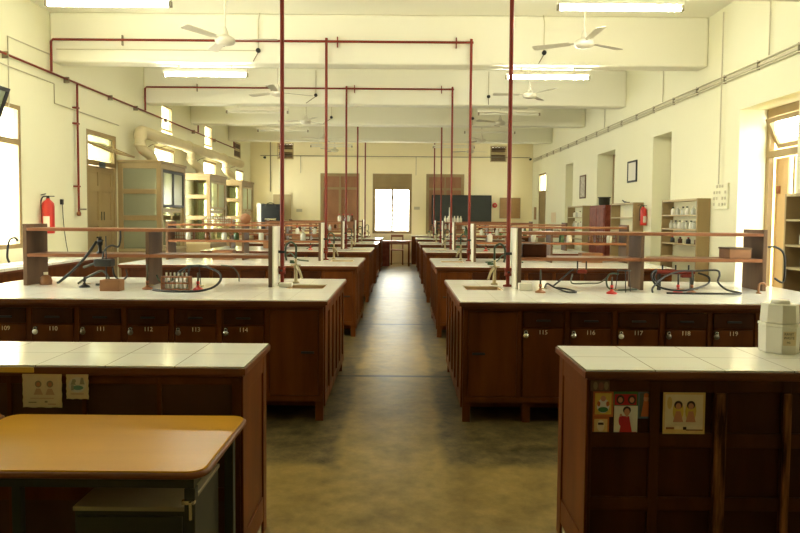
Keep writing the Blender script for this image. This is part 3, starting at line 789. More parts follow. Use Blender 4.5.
tag(MB().tube([(-4.9,0,3.64),(4.4,0,3.64)], .012, 6).tube([(.5,0,3.64),(.5,0,3.0)], .008, 6).tube([(-3.5,0,3.64),(-3.5,0,3.05)],.008,6).tube([(-4.55,0,4.1),(-4.55,0,2.4)],.02,6).build('wall_conduit', M['conduitdark'], None, (0,YF-.03,0)), 'long horizontal conduit with drops high on the far wall', 'conduit')

# ------------------------------------------------------------------ exhaust duct + fume cupboards (left wall)
def hood(label, y0, y1, zt, loc_only=None):
    D = .80; X0 = XL+.012
    t = thing('fume_cupboard', label, 'cabinet', (X0, y0, 0), 0, 'tan glazed fume cupboards')
    L = y1-y0; pw = .09
    f = MB()
    f.box(0,D,0,L,0,.88)
    for x in (0,D-pw):
        for y in (0,L-pw): f.box(x,x+pw,y,y+pw,.92,zt-.05)
    for z in (1.45,1.94):   # rails on both ends
        for y in (0,L-.05): f.box(pw,D-pw,y,y+.05,z,z+.09)
    for y in (0,L-.05): f.box(pw,D-pw,y,y+.05,zt-.15,zt-.05)
    f.box(D-.05,D,pw,L-pw,zt-.15,zt-.05)
    f.build('frame', M['tan'], t, bevel=.004)
    MB().box(-.0,D+.02,-.02,L+.02,zt-.05,zt).build('cornice', M['tan'], t, bevel=.006)
    MB().box(-.0,D+.01,-.01,L+.01,.88,.92).build('work_slab', M['tan2'], t)
    for y in (.02, L-.03):
        for z0, z1 in ((.93,1.45),(1.53,1.94),(2.02,zt-.15)): MB().box(pw,D-pw,y,y+.005,z0,z1).build('side_pane', M['frost'] if y0 < 13 else M['hoodglass'], t)
    s = MB(); x0, x1 = D-.045, D-.005
    for y in (pw, L/2-.02, L-pw-.045): s.box(x0,x1,y,y+.045,1.70,zt-.16)
    s.box(x0,x1,pw+.045,L-pw-.045,1.70,1.75); s.box(x0,x1,pw+.045,L-pw-.045,zt-.21,zt-.16)
    so = s.build('sash', M['black'] if y0 < 13 else M['tan'], t)
    MB().box(D-.03,D-.024,pw,L-pw,1.75,zt-.21).build('sash_pane', M['frostpale'], so)
    lo = MB()
    for y in (pw, L/2-.02, L-pw-.04): lo.box(x0-.03,x0,y,y+.04,.93,1.70)
    lo.box(x0-.03,x0,pw+.04,L-pw-.04,1.60,1.68)
    lo.build('lower_sash', M['tan2'], t)
    for k in range(2):
        MB().box(D,D+.015,.06+k*L/2,L/2-.04+k*L/2,.08,.82).build('door', M['tan'], t, bevel=.004)
    return t
HN = ['nearest','middle','farthest']
for i, (a, b, z) in enumerate(((11.95,13.3,2.56),(15.0,16.4,2.52),(18.0,19.4,2.54))):
    hood('tan glazed fume cupboard on the left wall, %s of the three' % HN[i], a, b, z)
t = thing('exhaust_duct', 'cream round exhaust duct above the fume cupboards on the left wall', 'duct', (XL+.28, 12.22, 3.14))
MB().tube([(0,.12,-.16),(0,.12,-.05),(0,.145,-.015),(0,.19,0),(0,.3,0),(0,7.8,0)], .115, 16).build('main_duct', M['duct'], t)
for k, y in enumerate((.12, 3.1, 6.1)):
    b = MB()
    pts = spline([(0,y,-.10),(0,y,-.28),(0.02,y+.12,-.36),(.06,y+.30,-.42),(.08,y+.38,-.50),(.08,y+.40,-.572 if k==0 else -.592)], 5)
    b.tube(pts, .095, 14); b.build('branch', M['duct'], t)
    MB().lathe([(.0,-.30),(.112,-.30),(.112,-.24),(0,-.24)], (0,y,0), 14).build('collar', M['duct'], t)
    if k < 2: MB().lathe([(.0,0),(.14,0),(.14,.06),(0,.06)], (0,y+2.7,0), 14, 'y').build('joint_band', M['duct'], t)
for y in (1.0,1.5,4.2,7.1):
    MB().tube([(-.268,y,-.25),(-.12,y,-.16),(0,y,-.13)], .008, 6).build('bracket', M['conduitdark'], t)

# ------------------------------------------------------------------ bottles
def make_bottle(name, label, loc, r, h, body, cap, group, cat='bottle', captall=.16):
    t = thing(name, label, cat, loc, 0, group)
    MB().lathe([(0,0),(r*.95,0),(r,h*.05),(r,h*.58),(r*.85,h*.68),(r*.4,h*.78),(r*.36,h*(1-captall)),(0,h*(1-captall))], n=14).build('body', body, t)
    MB().lathe([(0,h*(1-captall)+.0005),(r*.46,h*(1-captall)+.0005),(r*.46,h),(0,h)], n=12).build('cap', cap, t)
    return t
def row_bottles(name, label, group, places, r, h, kinds, cat='bottle'):
    protos = {}
    for i, p in enumerate(places):
        k = kinds[i % len(kinds)]
        if k not in protos: protos[k] = make_bottle(name, label, p, r, h, M[k[0]], M[k[1]], group, cat)
        else: dup(protos[k], label, p)

# inside first fume cupboard
row_bottles('reagent_bottle', 'dark bottle standing in the nearest fume cupboard', 'bottles in the nearest fume cupboard',
    [(XL+.22+.1*k, 12.15+.05*(k%2), .921) for k in range(5)], .04, .2, [('amber','black'),('greenglass','black'),('black','black')])

# ------------------------------------------------------------------ right wall shelves
def wall_shelf(label, y0, y1, zt, dp, boards):
    t = thing('wall_shelf', label, 'shelf', (XR-dp, y0, 0), 0, 'open wooden shelves on the right wall')
    L = y1-y0
    for y in (0, L-.03): MB().box(0,dp-.004,y,y+.03,0,zt).build('side_panel', M['tan'], t, bevel=.002)
    MB().box(.0,dp-.004,.031,L-.031,zt-.03,zt).build('top_board', M['tan2'], t)
    for z in boards: MB().box(.004,dp-.012,.031,L-.031,z-.022,z).build('board', M['tan2'], t)
    MB().box(dp-.010,dp-.005,.031,L-.031,.05,zt-.03).build('back_panel', M['wall'] if y0 > 9 else M['panelw'], t)
    return t
B1 = [.45,.72,.95,1.17,1.40,1.62]
wall_shelf('open wooden shelf of bottles beside the white switch panel', 9.5, 10.8, 1.86, .20, B1)
wall_shelf('open wooden shelf with a fire extinguisher at its side', 12.12, 13.42, 1.86, .20, [.45,.75,1.05,1.32,1.58])
wall_shelf('open wooden shelf beyond the red brown cupboard', 15.5, 16.9, 1.86, .20, [.45,.75,1.05,1.32,1.58])
wall_shelf('open wooden shelf cut off at the right edge of the photo', 6.0, 7.2, 1.84, .28, [.45,.75,1.03,1.28,1.56])
def shelf_places(y0, y1, z, n, x, jit=.03): return [(x, y0+(y1-y0)*(k+.5)/n+random.uniform(-jit,jit), z) for k in range(n)]
for z, n, nm in ((1.62,6,'topmost'),(1.40,8,'second'),(1.17,4,'third')):
    row_bottles('reagent_bottle', 'small reagent bottle on the %s board of the shelf by the switch panel' % nm, 'bottles on the %s board by the switch panel' % nm,
        shelf_places(9.62,10.7,z+.001,n,XR-.09), .034, .13 if z>1.3 else .10, [('glassbottle','black'),('glassbottle','whiteplastic'),('whiteplastic','greenglass')] if z>1.3 else [('amber','black'),('black','redbright')])
row_bottles('reagent_bottle', 'pale bottle on the open shelf at the right edge of the photo', 'bottles on the shelf at the right edge',
    shelf_places(6.5,7.1,1.281,3,XR-.16)+shelf_places(6.6,7.1,1.031,2,XR-.16), .045, .17, [('glassbottle','whiteplastic')])
row_bottles('reagent_bottle', 'dark capped bottle high on the shelf at the right edge', 'dark capped bottles at the right edge', shelf_places(6.6,7.05,1.561,2,XR-.16), .045, .16, [('glassbottle','amber')])
row_bottles('reagent_bottle', 'little bottle on the shelf beyond the red brown cupboard', 'bottles beyond the red brown cupboard',
    shelf_places(15.7,16.8,1.581,4,XR-.09)+shelf_places(15.7,16.8,1.321,5,XR-.09), .035, .15, [('glassbottle','whiteplastic'),('whiteplastic','amber')])
tag(MB().box(0,.22,0,.3,0,.045).box(.03,.2,.02,.26,.045,.075).build('paper_stack', M['paper'], None, (XR-.26,6.7,1.84)), 'stack of papers on top of the shelf at the right edge', 'papers')
t = thing('clamp_tool', 'small black metal clamp lying on top of the extinguisher shelf', 'tool', (XR-.11, 12.7, 1.861))
MB().box(-.03,.03,-.05,.10,0,.02).build('base', M['black'], t); MB().tube([(0,.08,.02),(0,.2,.03),(0,.28,.06)], .012).build('arm', M['black'], t)

# fire extinguishers
def extinguisher(label, loc, rotz, sc_=1):
    t = thing('fire_extinguisher', label, 'fire extinguisher', loc, rotz); t.scale = (sc_,)*3
    MB().lathe([(0,0),(.080,.0),(.085,.015),(.085,.40),(.078,.44),(.05,.475),(.028,.49),(.028,.51),(0,.51)], n=20).build('cylinder', M['redbright'], t)
    MB().lathe([(.0860,.10),(.0862,.10),(.0862,.26),(.0860,.26)], n=20) if False else None
    lb = MB(); n = 8
    a0, a1 = -PI*.62, -PI*.28
    vs = []; fs = []
    for k in range(n+1):
        a = a0+(a1-a0)*k/n
        vs += [(.0865*math.cos(a),.0865*math.sin(a),.08),(.0865*math.cos(a),.0865*math.sin(a),.25)]
    for k in range(n): fs.append((2*k,2*k+2,2*k+3,2*k+1))
    lb.add(vs, fs, True); lb.build('label_sticker', M['printwhite'], t)
    v = MB(); v.lathe([(0,.51),(.022,.51),(.022,.55),(0,.55)], n=10); v.box(-.02,.11,-.012,.012,.56,.572, M=Matrix.Rotation(math.radians(-14),4,'Y')); v.box(-.02,.09,-.012,.012,.535,.547)
    v.build('valve', M['black'], t)
    MB().tube(spline([(-.02,0,.54),(-.07,-.01,.53),(-.1,-.01,.45),(-.098,-.0,.3),(-.09,0,.12)],5), .010, 8).build('hose', M['black'], t)
    return t
extinguisher('red fire extinguisher on the left wall by the bright window', (XL+.10, 9.42, 1.27), 0)
extinguisher('red fire extinguisher beside the open shelf on the right wall', (XR-.072, 11.95, 1.43), 0, .68)
# plug and cord on left wall
t = thing('power_cord', 'black plug in the wall with a cord hanging beside the left extinguisher', 'cord', (XL+.012, 9.95, 1.75))
MB().box(-.008,.03,-.02,.02,-.05,.03).build('plug', M['black'], t)
MB().tube(spline([(.02,0,-.05),(.025,.01,-.3),(.03,.06,-.6),(.04,.12,-.85),(.03,.15,-1.0)],5), .006, 6).build('cord', M['black'], t)

# red brown cupboard with pot
t = thing('cupboard', 'red brown carved cupboard between the open shelves on the right wall', 'cupboard', (4.30, 13.62, 0))
MB().box(0,.24,0,1.12,0,1.84).build('body', M['brownred'], t, bevel=.006)
for k in range(2):
    d = MB().box(-.018,0,.04+k*.53,.55+k*.53,.1,1.78).build('door', M['brownred'], t, bevel=.008)
    MB().lathe([(0,-.03),(.014,-.028),(.014,-.0),(0,0)], (-.018,.50+k*.12,1.0), 8, 'x').build('knob', M['white'], d)
t = thing('cooking_pot', 'dark metal pot with a rim on top of the red brown cupboard', 'pot', (4.425, 14.1, 1.842))
MB().lathe([(0,0),(.10,0),(.115,.02),(.118,.15),(.14,.16),(.14,.175),(.11,.17),(.0,.165)], n=20).build('body', M['steel'], t)
for yy in (-.14,.14): MB().tube([(0,yy*.83,.10),(0,yy*1.1,.10),(0,yy*1.1,.13),(0,yy*.83,.13)], .007, 6).build('handle', M['black'], t)
# framed pictures
def framed(label, y0, y1, z0, z1, m):
    t = thing('picture_frame', label, 'picture', (XR-.025, y0, z0))
    L, H = y1-y0, z1-z0; w = .035
    f = MB(); f.box(0,.022,0,w,0,H); f.box(0,.022,L-w,L,0,H); f.box(0,.022,w,L-w,0,w); f.box(0,.022,w,L-w,H-w,H); f.build('frame', M['panelw'] if z0<2.1 else M['black'], t)
    MB().box(.010,.02,w,L-w,w,H-w).build('sheet', m, t)
framed('dark framed certificate on the right wall above the extinguisher shelf', 12.5, 13.0, 2.27, 2.69, M['printwhite'])
framed('narrow tall picture on the right wall past the middle recess', 15.95, 16.45, 2.05, 2.63, mat('mottled_print',(.30,.27,.2),.7,noise=.2,c2=(.62,.58,.46),scale=(14,14,14)))
# switch panel
t = thing('switch_panel', 'white panel with rows of small switches on the right wall', 'switch panel', (XR-.03, 8.97, 1.70))
MB().box(.0,.028,0,.42,0,.36).build('board', M['wall'], t, bevel=.004)
for r_ in range(4):
    for c_ in range(5):
        if (r_+c_) % 4 == 3: continue
        MB().box(-.010,0,.04+c_*.08,.07+c_*.08,.045+r_*.085,.085+r_*.085).build('switch', M['conduit'], t)
tag(MB().box(0,.012,0,.55,0,.30).build('notice_sheet', M['paper'], None, (XR-.014, 19.0, 1.42)), 'pale notice sheet low on the right wall near the far door', 'notice')
tag(MB().box(0,.02,0,.3,0,.42).build('small_board', M['cork'], None, (XR-.022, 21.75, 1.5)), 'small brown board on the right wall at the far corner', 'board')

# ------------------------------------------------------------------ left wall counter and hung board
t = thing('wall_counter', 'dark wood counter with white top along the left wall under the window', 'counter', (XL+.012, 5.2, 0))
MB().box(0,.53,0,5.35,.0,.84).build('carcass', M['dwood'], t)
MB().box(0,.56,-.01,5.37,.868,.90).build('tiled_top', M['tile'], t)
MB().box(0,.566,-.014,5.376,.84,.868).build('edge_trim', M['edge'], t)
tag(MB().box(0,.3,0,.5,0,.012).box(.05,.28,.4,.75,.012,.022).build('paper_sheets', mat('pinkish_paper',(.72,.55,.52),.7), None, (XL+.14,8.1,.901)), 'loose pinkish papers on the left wall counter', 'papers')
t = thing('hung_board', 'green tilted board in a dark frame high at the left edge of the photo', 'board', (XL+.03, 7.2, 2.52))
Mt = Matrix.Rotation(math.radians(20), 4, 'Y')
b = MB(); b.box(.0,.03,0,.07,0,.66,M=Mt); b.box(0,.03,1.0,1.06,0,.66,M=Mt); b.box(0,.03,.07,1.0,0,.05,M=Mt); b.box(0,.03,.07,1.0,.61,.66,M=Mt); b.build('frame', M['black'], t)
b = MB(); b.box(.004,.02,.07,1.0,.05,.61,M=Mt); b.build('panel', mat('green_print',(.12,.17,.08),.3,noise=.15,c2=(.35,.38,.27),scale=(5,5,5)), t)

# ------------------------------------------------------------------ far wall items
def far_counter(label, x0, x1):
    t = thing('wall_counter', label, 'counter', (x0, 21.75, 0))
    L = x1-x0
    MB().box(0,L,.03,.74,0,.88).build('carcass', M['dwood'], t)
    MB().box(-.01,L+.01,0,.745,.90,.93).build('white_top', M['white'], t); MB().box(-.005,L+.005,.005,.74,.88,.90).build('edge_trim', M['edge'], t)
far_counter('dark wood counter under the blackboard along the far wall', .36, 4.4)
far_counter('dark wood counter with black oven along the far wall', -5.1, -1.05)
t = thing('blackboard', 'large dark blackboard standing against the far wall', 'blackboard', (1.05, 22.30, 1.30))
MB().box(.04,2.02,.01,.03,.04,.98).build('slate', M['blackboard'], t)
f = MB(); f.box(0,.04,0,.04,0,1.02); f.box(2.02,2.06,0,.04,0,1.02); f.box(.04,2.02,0,.04,0,.04); f.box(.04,2.02,0,.04,.98,1.02); f.build('frame', M['black'], t)
for x in (.2,1.86): MB().box(x-.02,x+.02,.045,.08,-.368,.9).build('leg', M['black'], t)
t = thing('pin_board', 'brown cork pin board on the far wall right of the blackboard', 'board', (3.42, 22.46, 1.53))
MB().box(.02,.70,.012,.03,.02,.70).build('cork', M['cork'], t)
f = MB(); f.box(0,.02,0,.035,0,.72); f.box(.70,.72,0,.035,0,.72); f.box(.02,.70,0,.035,0,.02); f.box(.02,.70,0,.035,.70,.72); f.build('frame', M['tan'], t)
t = thing('fire_bell', 'small round red fire bell on the far wall beside the blackboard', 'bell', (3.25, 22.49, 1.98))
MB().lathe([(0,-.06),(.06,-.055),(.085,-.03),(.09,0),(0,0)], n=18, axis='y').build('gong', M['redbright'], t)
MB().lathe([(0,-.07),(.03,-.07),(.03,-.056),(0,-.056)], n=12, axis='y').build('hub', M['tan2'], t)
for x, z, lb in ((.54,1.86,'right of the bright far window'),(-3.55,1.75,'left of the shuttered far window')):
    tag(MB().box(-.10,.10,-.03,0,-.05,.05).box(-.03,.03,-.038,-.03,-.02,.02).build('socket_plate', M['conduit'], None, (x,22.498,z)), 'pale socket plate on the far wall %s' % lb, 'socket')
# black oven on left
t = thing('laboratory_oven', 'black laboratory oven with pale side on the far left counter', 'oven', (-4.88, 21.80, .931))
MB().box(0,.14,.01,.6,0,1.05).build('side_case', M['printwhite'], t, bevel=.01)
MB().box(.142,.80,.0,.6,0,1.02).build('body', M['oven'], t, bevel=.03)
d = MB().box(.18,.76,-.03,0,.12,.82).build('door', M['oven'], t, bevel=.012)
MB().box(.28,.66,-.045,-.03,.48,.54).build('handle', M['chrome'], d)
MB().tube(arc((.47,-.02,.86),.2,PI*.15,PI*.85,8),.014).build('top_handle', M['steel'], t)
tag(MB().box(0,.62,0,.03,0,.9).box(.05,.57,-.01,0,.05,.85).build('wall_panel', M['tan2'], None, (-4.45,22.45,1.40)), 'pale framed panel on the far wall behind the oven', 'panel')
# cctv cameras
for x, y, lb in ((XL+.55, 22.3,'left'),(XR-.15, 22.2,'right')):
    t = thing('security_camera', 'small dark security camera high in the far %s corner' % lb, 'camera', (x, y, 3.58))
    MB().tube([(0,0,0),(.0,.14,.05)], .012).build('bracket', M['conduitdark'], t)
    MB().lathe([(0,-.12),(.035,-.11),(.035,.04),(0,.05)], (0,-.02,-.03), 12, 'y').build('housing', M['steel'], t)
# desk + chair at end of aisle
t = thing('wooden_desk', 'small wooden desk across the end of the aisle under the window', 'desk', (-.67, 20.85, 0))
MB().box(0,1.0,0,.5,.74,.775).build('desk_top', M['shelfw'], t, bevel=.003)
p = MB().box(.04,.30,.02,.48,0,.74).build('pedestal', M['brownred'], t)
for z in (.06,.28,.50):
    d = MB().box(.055,.285,.005,.02,z,z+.2).build('drawer', M['brownred'], p)
for y in (.02,.43): MB().box(.90,.955,y,y+.05,0,.74).build('leg', M['dwood'], t)
MB().box(.30,.90,.03,.045,.66,.74).build('apron', M['shelfw'], t)
t = thing('wooden_chair', 'wooden chair behind the small desk at the end of the aisle', 'chair', (-.34, 21.45, 0))
MB().box(0,.42,0,.40,.43,.46).build('seat', M['shelfw'], t, bevel=.004)
for x in (.0,.38): MB().box(x,x+.04,0,.04,0,.43).build('leg', M['dwood'], t)
for x in (.0,.38): MB().box(x,x+.04,.36,.40,0,.43).build('leg', M['dwood'], t)
f = MB(); f.box(0,.04,.36,.40,.46,.95); f.box(.38,.42,.36,.40,.46,.95); f.box(.04,.38,.365,.395,.87,.95); f.box(.04,.38,.37,.39,.62,.70); f.build('backrest', M['shelfw'], t)

# ------------------------------------------------------------------ sink taps
def make_tap(s, loc, label, hose):
    t = thing('lab_tap', label, 'tap', loc, 0, 'taps at the bench sinks')
    MB().lathe([(0,0),(.035,0),(.035,.012),(.018,.02),(.016,.14),(.022,.15),(.022,.18),(.012,.19),(.012,.24),(0,.24)], n=12).build('column', M['brass'], t)
    MB().tube(spline([(0,0,.16),(-s*.03,-.05,.15),(-s*.06,-.10,.10),(-s*.075,-.12,.06)],4), [.013]*12+[.016], 8).build('spout', M['brass'], t)
    n = MB(); n.tube(spline([(0,0,.23),(-s*.005,-.02,.33),(s*.0,-.03,.37),(s*.045,-.03,.40),(s*.09,-.02,.36),(s*.10,-.01,.28),(s*.09,0,.22)],5), .010, 8)
    n.build('gooseneck', hose, t)
    MB().tube([(-.05,0,.175),(.05,0,.175)], .007, 8).build('cross_handle', M['brass'], t)
    h = MB(); h.tube([(-.04,.03,.20),(.0,.0,.20)], .012, 8); h.lathe([(0,.0),(.02,.0),(.02,.03),(0,.03)], (-.045,.035,.19), 10); h.build('side_valve', M['greenglass'], t)
    return t
for s in (1,-1):
    tp = make_tap(s, (AX[s]+s*.45, BY[0]+1.30, ZT+.0005), 'brass lab tap with green gooseneck at the %s sink of the %s row' % (SIDEN[s], ROWN[0]), M['green'])
    for r in range(1,5):
        dup(tp, 'brass lab tap with green gooseneck at the %s sink of the %s row' % (SIDEN[s], ROWN[r]), (AX[s]+s*.45, BY[r]+1.30, ZT+.0005))
# white block at the shelf foot
tag(MB().box(0,.115,0,.07,0,.065).build('white_block', M['whiteplastic'], None, (AX[1]+.60, BY[0]+.80, ZT+.0005), bevel=.006), 'white block at the foot of the right shelf of the second row', 'block')
tag(MB().box(0,.12,0,.10,0,.035).build('soap_tray', M['whiteplastic'], None, (AX[-1]-.55, BY[0]+.93, ZT+.0005), bevel=.01), 'low white tray beside the left sink of the second row', 'tray')

# ------------------------------------------------------------------ burners, stands, hoses on the second row
def make_burner(label, loc, m, group=None, h=.15):
    t = thing('bunsen_burner', label, 'burner', loc, 0, group)
    MB().lathe([(0,0),(.045,0),(.046,.008),(.03,.018),(.013,.026),(.013,.04),(0,.04)], n=16).build('base', m, t)
    MB().lathe([(0,.04),(.008,.04),(.008,h),(.006,h),(.0,h-.002)], n=10).build('barrel', M['steel'], t)
    MB().lathe([(0,.05),(.014,.05),(.014,.075),(0,.075)], n=10).build('air_collar', m, t)
    MB().tube([(.01,0,.035),(.055,0,.035)], .005, 6).build('gas_inlet', M['brass'], t)
    return t
def make_stand(label, loc, h, m=None):
    t = thing('tripod_stand', label, 'stand', loc)
    MB().tube(arc((0,0,h),.055,0,2*PI*.999,20,'xy'), .004, 6).build('ring', M['black'], t)
    for k in range(3):
        a = 2*PI*k/3+.4
        MB().tube([(.055*math.cos(a),.055*math.sin(a),h),(.075*math.cos(a),.075*math.sin(a),.0)], .004, 6).build('leg', M['black'], t)
    return t
def hose(label, pts, r=.007, m=None):
    return tag(MB().tube(spline(pts, 8), r, 8).build('rubber_hose', m or M['black']), label, 'hose')
Y = BY[0]; ZB = ZT + .0005
def LX(px, d): return (px-401)*d/645.0
# left bench -------
YF_ = Y + .72
d = YF_
t = thing('retort_stand', 'black retort stand with clamp plate left of the wooden box', 'stand', (-2.62, 5.72, ZB))
MB().lathe([(0,0),(.06,0),(.06,.010),(.02,.016),(0,.016)], n=16).build('base', M['shelfw'], t)
MB().tube([(0,0,.016),(0,0,.46)], .006, 8).build('rod', M['black'], t)
MB().box(-.09,.06,-.05,.05,.19,.255).build('clamp_plate', M['black'], t, bevel=.01)
MB().tube([(-.09,0,.22),(-.2,0,.18)], .012, 8).build('clamp_arm', M['grey'], t)
t = thing('gas_tap', 'black double gas tap on the lower shelf of the left second row', 'tap', (-2.78, Y+1.0, ZT+.2925))
MB().lathe([(0,0),(.035,0),(.03,.015),(.015,.02),(.015,.07),(.024,.08),(.024,.12),(.012,.14),(0,.14)], n=12).build('column', M['black'], t)
MB().tube([(-.05,0,.09),(.04,-.03,.12)], .010, 8).build('nozzle', M['black'], t)
MB().box(-.008,.008,-.05,.02,.14,.155).build('lever', M['black'], t)
hose('black hose slanting down from the gas tap on the left second row', [(-2.80,Y+.97,1.30),(-2.82,Y+.86,1.20),(-2.90,Y+.80,1.08),(-3.02,Y+.76,.96),(-3.04,Y+.74,.945)], .012)
hose('grey hose lying behind the retort stand on the left second row', [(-2.98,Y+.98,.912),(-2.92,Y+1.0,.96),(-2.84,Y+1.0,1.0),(-2.76,Y+1.0,1.03),(-2.70,Y+.99,.97),(-2.72,Y+.97,.912),(-2.80,Y+.95,.91)], .010, M['grey'])
hose('black hose arching up from the retort stand clamp', [(-2.62,Y+.70,1.16),(-2.60,Y+.70,1.24),(-2.54,Y+.70,1.28),(-2.48,Y+.70,1.27),(-2.46,Y+.70,1.33),(-2.46,Y+.70,1.41)], .008)
hose('black hose loop hanging beside the wooden box', [(-2.60,Y+.85,1.08),(-2.58,Y+.85,1.0),(-2.52,Y+.85,.96),(-2.47,Y+.85,1.0),(-2.48,Y+.85,1.06)], .008)
t = thing('wooden_box', 'small open wooden box on the left second row bench top', 'box', (-2.555, Y+.50, ZB))
MB().box(0,.165,0,.012,0,.095).box(0,.165,.098,.11,0,.095).box(0,.012,.012,.098,0,.095).box(.153,.165,.012,.098,0,.095).box(.012,.153,.012,.098,0,.01).build('box_body', M['boxw'], t, bevel=.003)
make_burner('brown based bunsen burner in front of the left shelf divider', (-2.22, Y+.68, ZB), M['shelfw'], h=.22)
make_burner('black bunsen burner left of the retort stand', (-2.83, Y+.80, ZB), M['black'], h=.09)
def rack(name, label, loc, w, h, n, m, group=None):
    t = thing(name, label, 'rack', loc, 0, group)
    for z in (0, h*.45, h-.012): MB().box(0,w,0,.07,z,z+.010).build('board', m, t)
    for x in (0,w-.012): MB().box(x,x+.012,0,.07,.0102,h-.0125).build('side', m, t)
    for k in range(n):
        x = .02+(w-.04)*(k+.5)/n
        MB().tube([(x,.035,.0105),(x,.035,h+.03)], min(.008,.3*w/n), 8).build('tube', M['glassbottle'], t)
    return t
rack('test_tube_rack', 'reddish test tube rack inside the hose loop on the left second row', (-2.08, Y+.62, ZB), .25, .12, 6, M['shelfw'])
make_burner('red bunsen burner at the right end of the left test tube rack', (-1.77, Y+.66, ZB), M['redbright'])
hose('large black hose loop on the left second row bench top', [(-2.12,Y+.98,.95),(-1.98,Y+.9,1.06),(-1.80,Y+.8,1.10),(-1.62,Y+.72,1.06),(-1.56,Y+.62,1.0),(-1.60,Y+.54,.94),(-1.72,Y+.48,.910),(-1.95,Y+.46,.910),(-2.12,Y+.55,.912)], .010)
hose('thin dark hose curling behind the left test tube rack', [(-2.24,Y+.95,1.00),(-2.20,Y+.93,.94),(-2.12,Y+.91,.94),(-2.02,Y+.88,1.0),(-1.95,Y+.86,1.05)], .008, M['green'])
hose('short grey hose hooked down near the right of the left shelf', [(-1.62,Y+.85,1.10),(-1.52,Y+.83,1.09),(-1.46,Y+.82,1.03),(-1.45,Y+.82,.96)], .006, M['grey'])
make_stand('black wire tripod behind the left test tube rack', (-1.86, Y+.79, ZB), .20)
hose('black hose hooked over the outer end of the left shelf', [(-3.52,Y+.97,1.30),(-3.55,Y+.97,1.33),(-3.60,Y+.97,1.30),(-3.62,Y+.97,1.16),(-3.60,Y+.97,1.10)], .010)
t = thing('plaster_lumps', 'small brown stoppered jar in the corner of the left shelf', 'jar', (-3.28, Y+.99, ZB))
MB().lathe([(0,0),(.05,0),(.055,.03),(.045,.07),(.02,.09),(0,.09)], n=12).build('body', M['boxw'], t)
t.name = 'stoppered_jar'
MB().lathe([(0,.0905),(.018,.0905),(.02,.115),(0,.115)], n=10).build('stopper', M['whiteplastic'], t)
# right bench -------
make_burner('brown based bunsen burner beside the white block on the right', (1.22, Y+.66, ZB), M['shelfw'], h=.20)
make_burner('bright red bunsen burner left of the right shelf divider', (1.83, Y+.62, ZB), M['redbright'], h=.14)
make_burner('red based burner inside the tangle of hoses on the right', (2.44, Y+.70, ZB), M['redbright'], h=.17)
make_burner('brown based burner right of the red one in the right hose tangle', (2.56, Y+.70, ZB), M['shelfw'], h=.19)
hose('black hose loop lying beside the right brown burner', [(1.27,Y+.72,.935),(1.30,Y+.75,.97),(1.36,Y+.72,.94),(1.44,Y+.64,.912),(1.50,Y+.60,.912),(1.52,Y+.63,.915),(1.46,Y+.70,.93),(1.36,Y+.76,.94),(1.42,Y+.80,.99),(1.52,Y+.84,1.07),(1.56,Y+.85,1.09)], .008)
t = thing('pipe_clamp', 'red and black clamp hanging under the right lower shelf', 'clamp', (1.66, Y+.95, ZT+.2615))
MB().box(-.045,.045,-.025,.025,-.115,-.08).build('jaw', M['red'], t, bevel=.01)
for x in (-.04,.04): MB().tube([(x,0,-.11),(x,0,-.001)], .007, 8).build('rod', M['black'], t)
hose('grey hose running under the right lower shelf from the clamp', [(1.57,Y+.93,1.04),(1.55,Y+.9,.98),(1.57,Y+.87,.96),(1.68,Y+.86,.965),(1.80,Y+.87,.97),(1.88,Y+.87,1.03)], .007, M['grey'])
hose('dark hose curving down to the bright red burner', [(1.98,Y+.9,1.05),(1.90,Y+.88,1.05),(1.86,Y+.86,1.0),(1.87,Y+.84,.93),(1.93,Y+.82,.912),(2.05,Y+.84,.912),(2.14,Y+.87,.912)], .008, M['green'])
make_stand('black wire tripod left of the right shelf divider', (1.99, Y+.78, ZB), .19)
t = thing('burner_manifold', 'red and black gas manifold in the hose tangle right of the divider', 'manifold', (2.52, Y+.95, ZB))
MB().tube([(-.18,0,.165),(.17,0,.165)], .020, 10).build('body', M['red'], t)
MB().box(.05,.15,-.025,.025,.115,.145).build('regulator', M['red'], t, bevel=.01)
for x in (-.12,.0,.12): MB().tube([(x,0,.18),(x,0,.23)], .008, 8).build('nozzle', M['black'], t)
for x in (-.15,.15): MB().box(x-.01,x+.01,-.02,.02,0,.15).build('foot', M['black'], t)
hose('black hose looping in front of the right gas manifold', [(2.34,Y+.86,.96),(2.28,Y+.84,1.02),(2.30,Y+.84,1.09),(2.24,Y+.80,1.05),(2.26,Y+.74,.97),(2.34,Y+.68,.935),(2.46,Y+.64,.93),(2.60,Y+.68,.95),(2.74,Y+.78,.98),(2.78,Y+.86,1.03),(2.72,Y+.93,1.06)], .009)
hose('long black hose bending down at the right of the gas manifold', [(2.20,Y+.66,.912),(2.22,Y+.7,.95),(2.34,Y+.78,1.03),(2.50,Y+.84,1.08),(2.70,Y+.88,1.085),(2.86,Y+.88,1.09),(2.88,Y+.86,1.05),(2.84,Y+.80,.99),(2.88,Y+.72,.93),(2.96,Y+.64,.912),(2.86,Y+.58,.912),(2.62,Y+.58,.912),(2.30,Y+.60,.912)], .009)
t = thing('wooden_box', 'brown wooden box on the lower shelf at the right end', 'box', (3.00, Y+.93, ZT+.2925))
MB().box(0,.20,0,.2,0,.085).build('box_body', M['boxw'], t, bevel=.004); MB().box(-.004,.204,-.004,.204,.085,.10).build('lid', M['panelw'], t)
t = thing('copper_pipe', 'short bent copper pipe at the right end of the second row', 'pipe', (3.16, Y+.72, ZB))
MB().tube(spline([(0,0,0),(0,0,.07),(.02,0,.09),(.05,0,.085),(.06,0,.06)],5), .010, 8).build('bend', M['boxw'], t)
MB().lathe([(0,0),(.022,0),(.022,.01),(0,.01)], n=10).build('flange', M['boxw'], t)
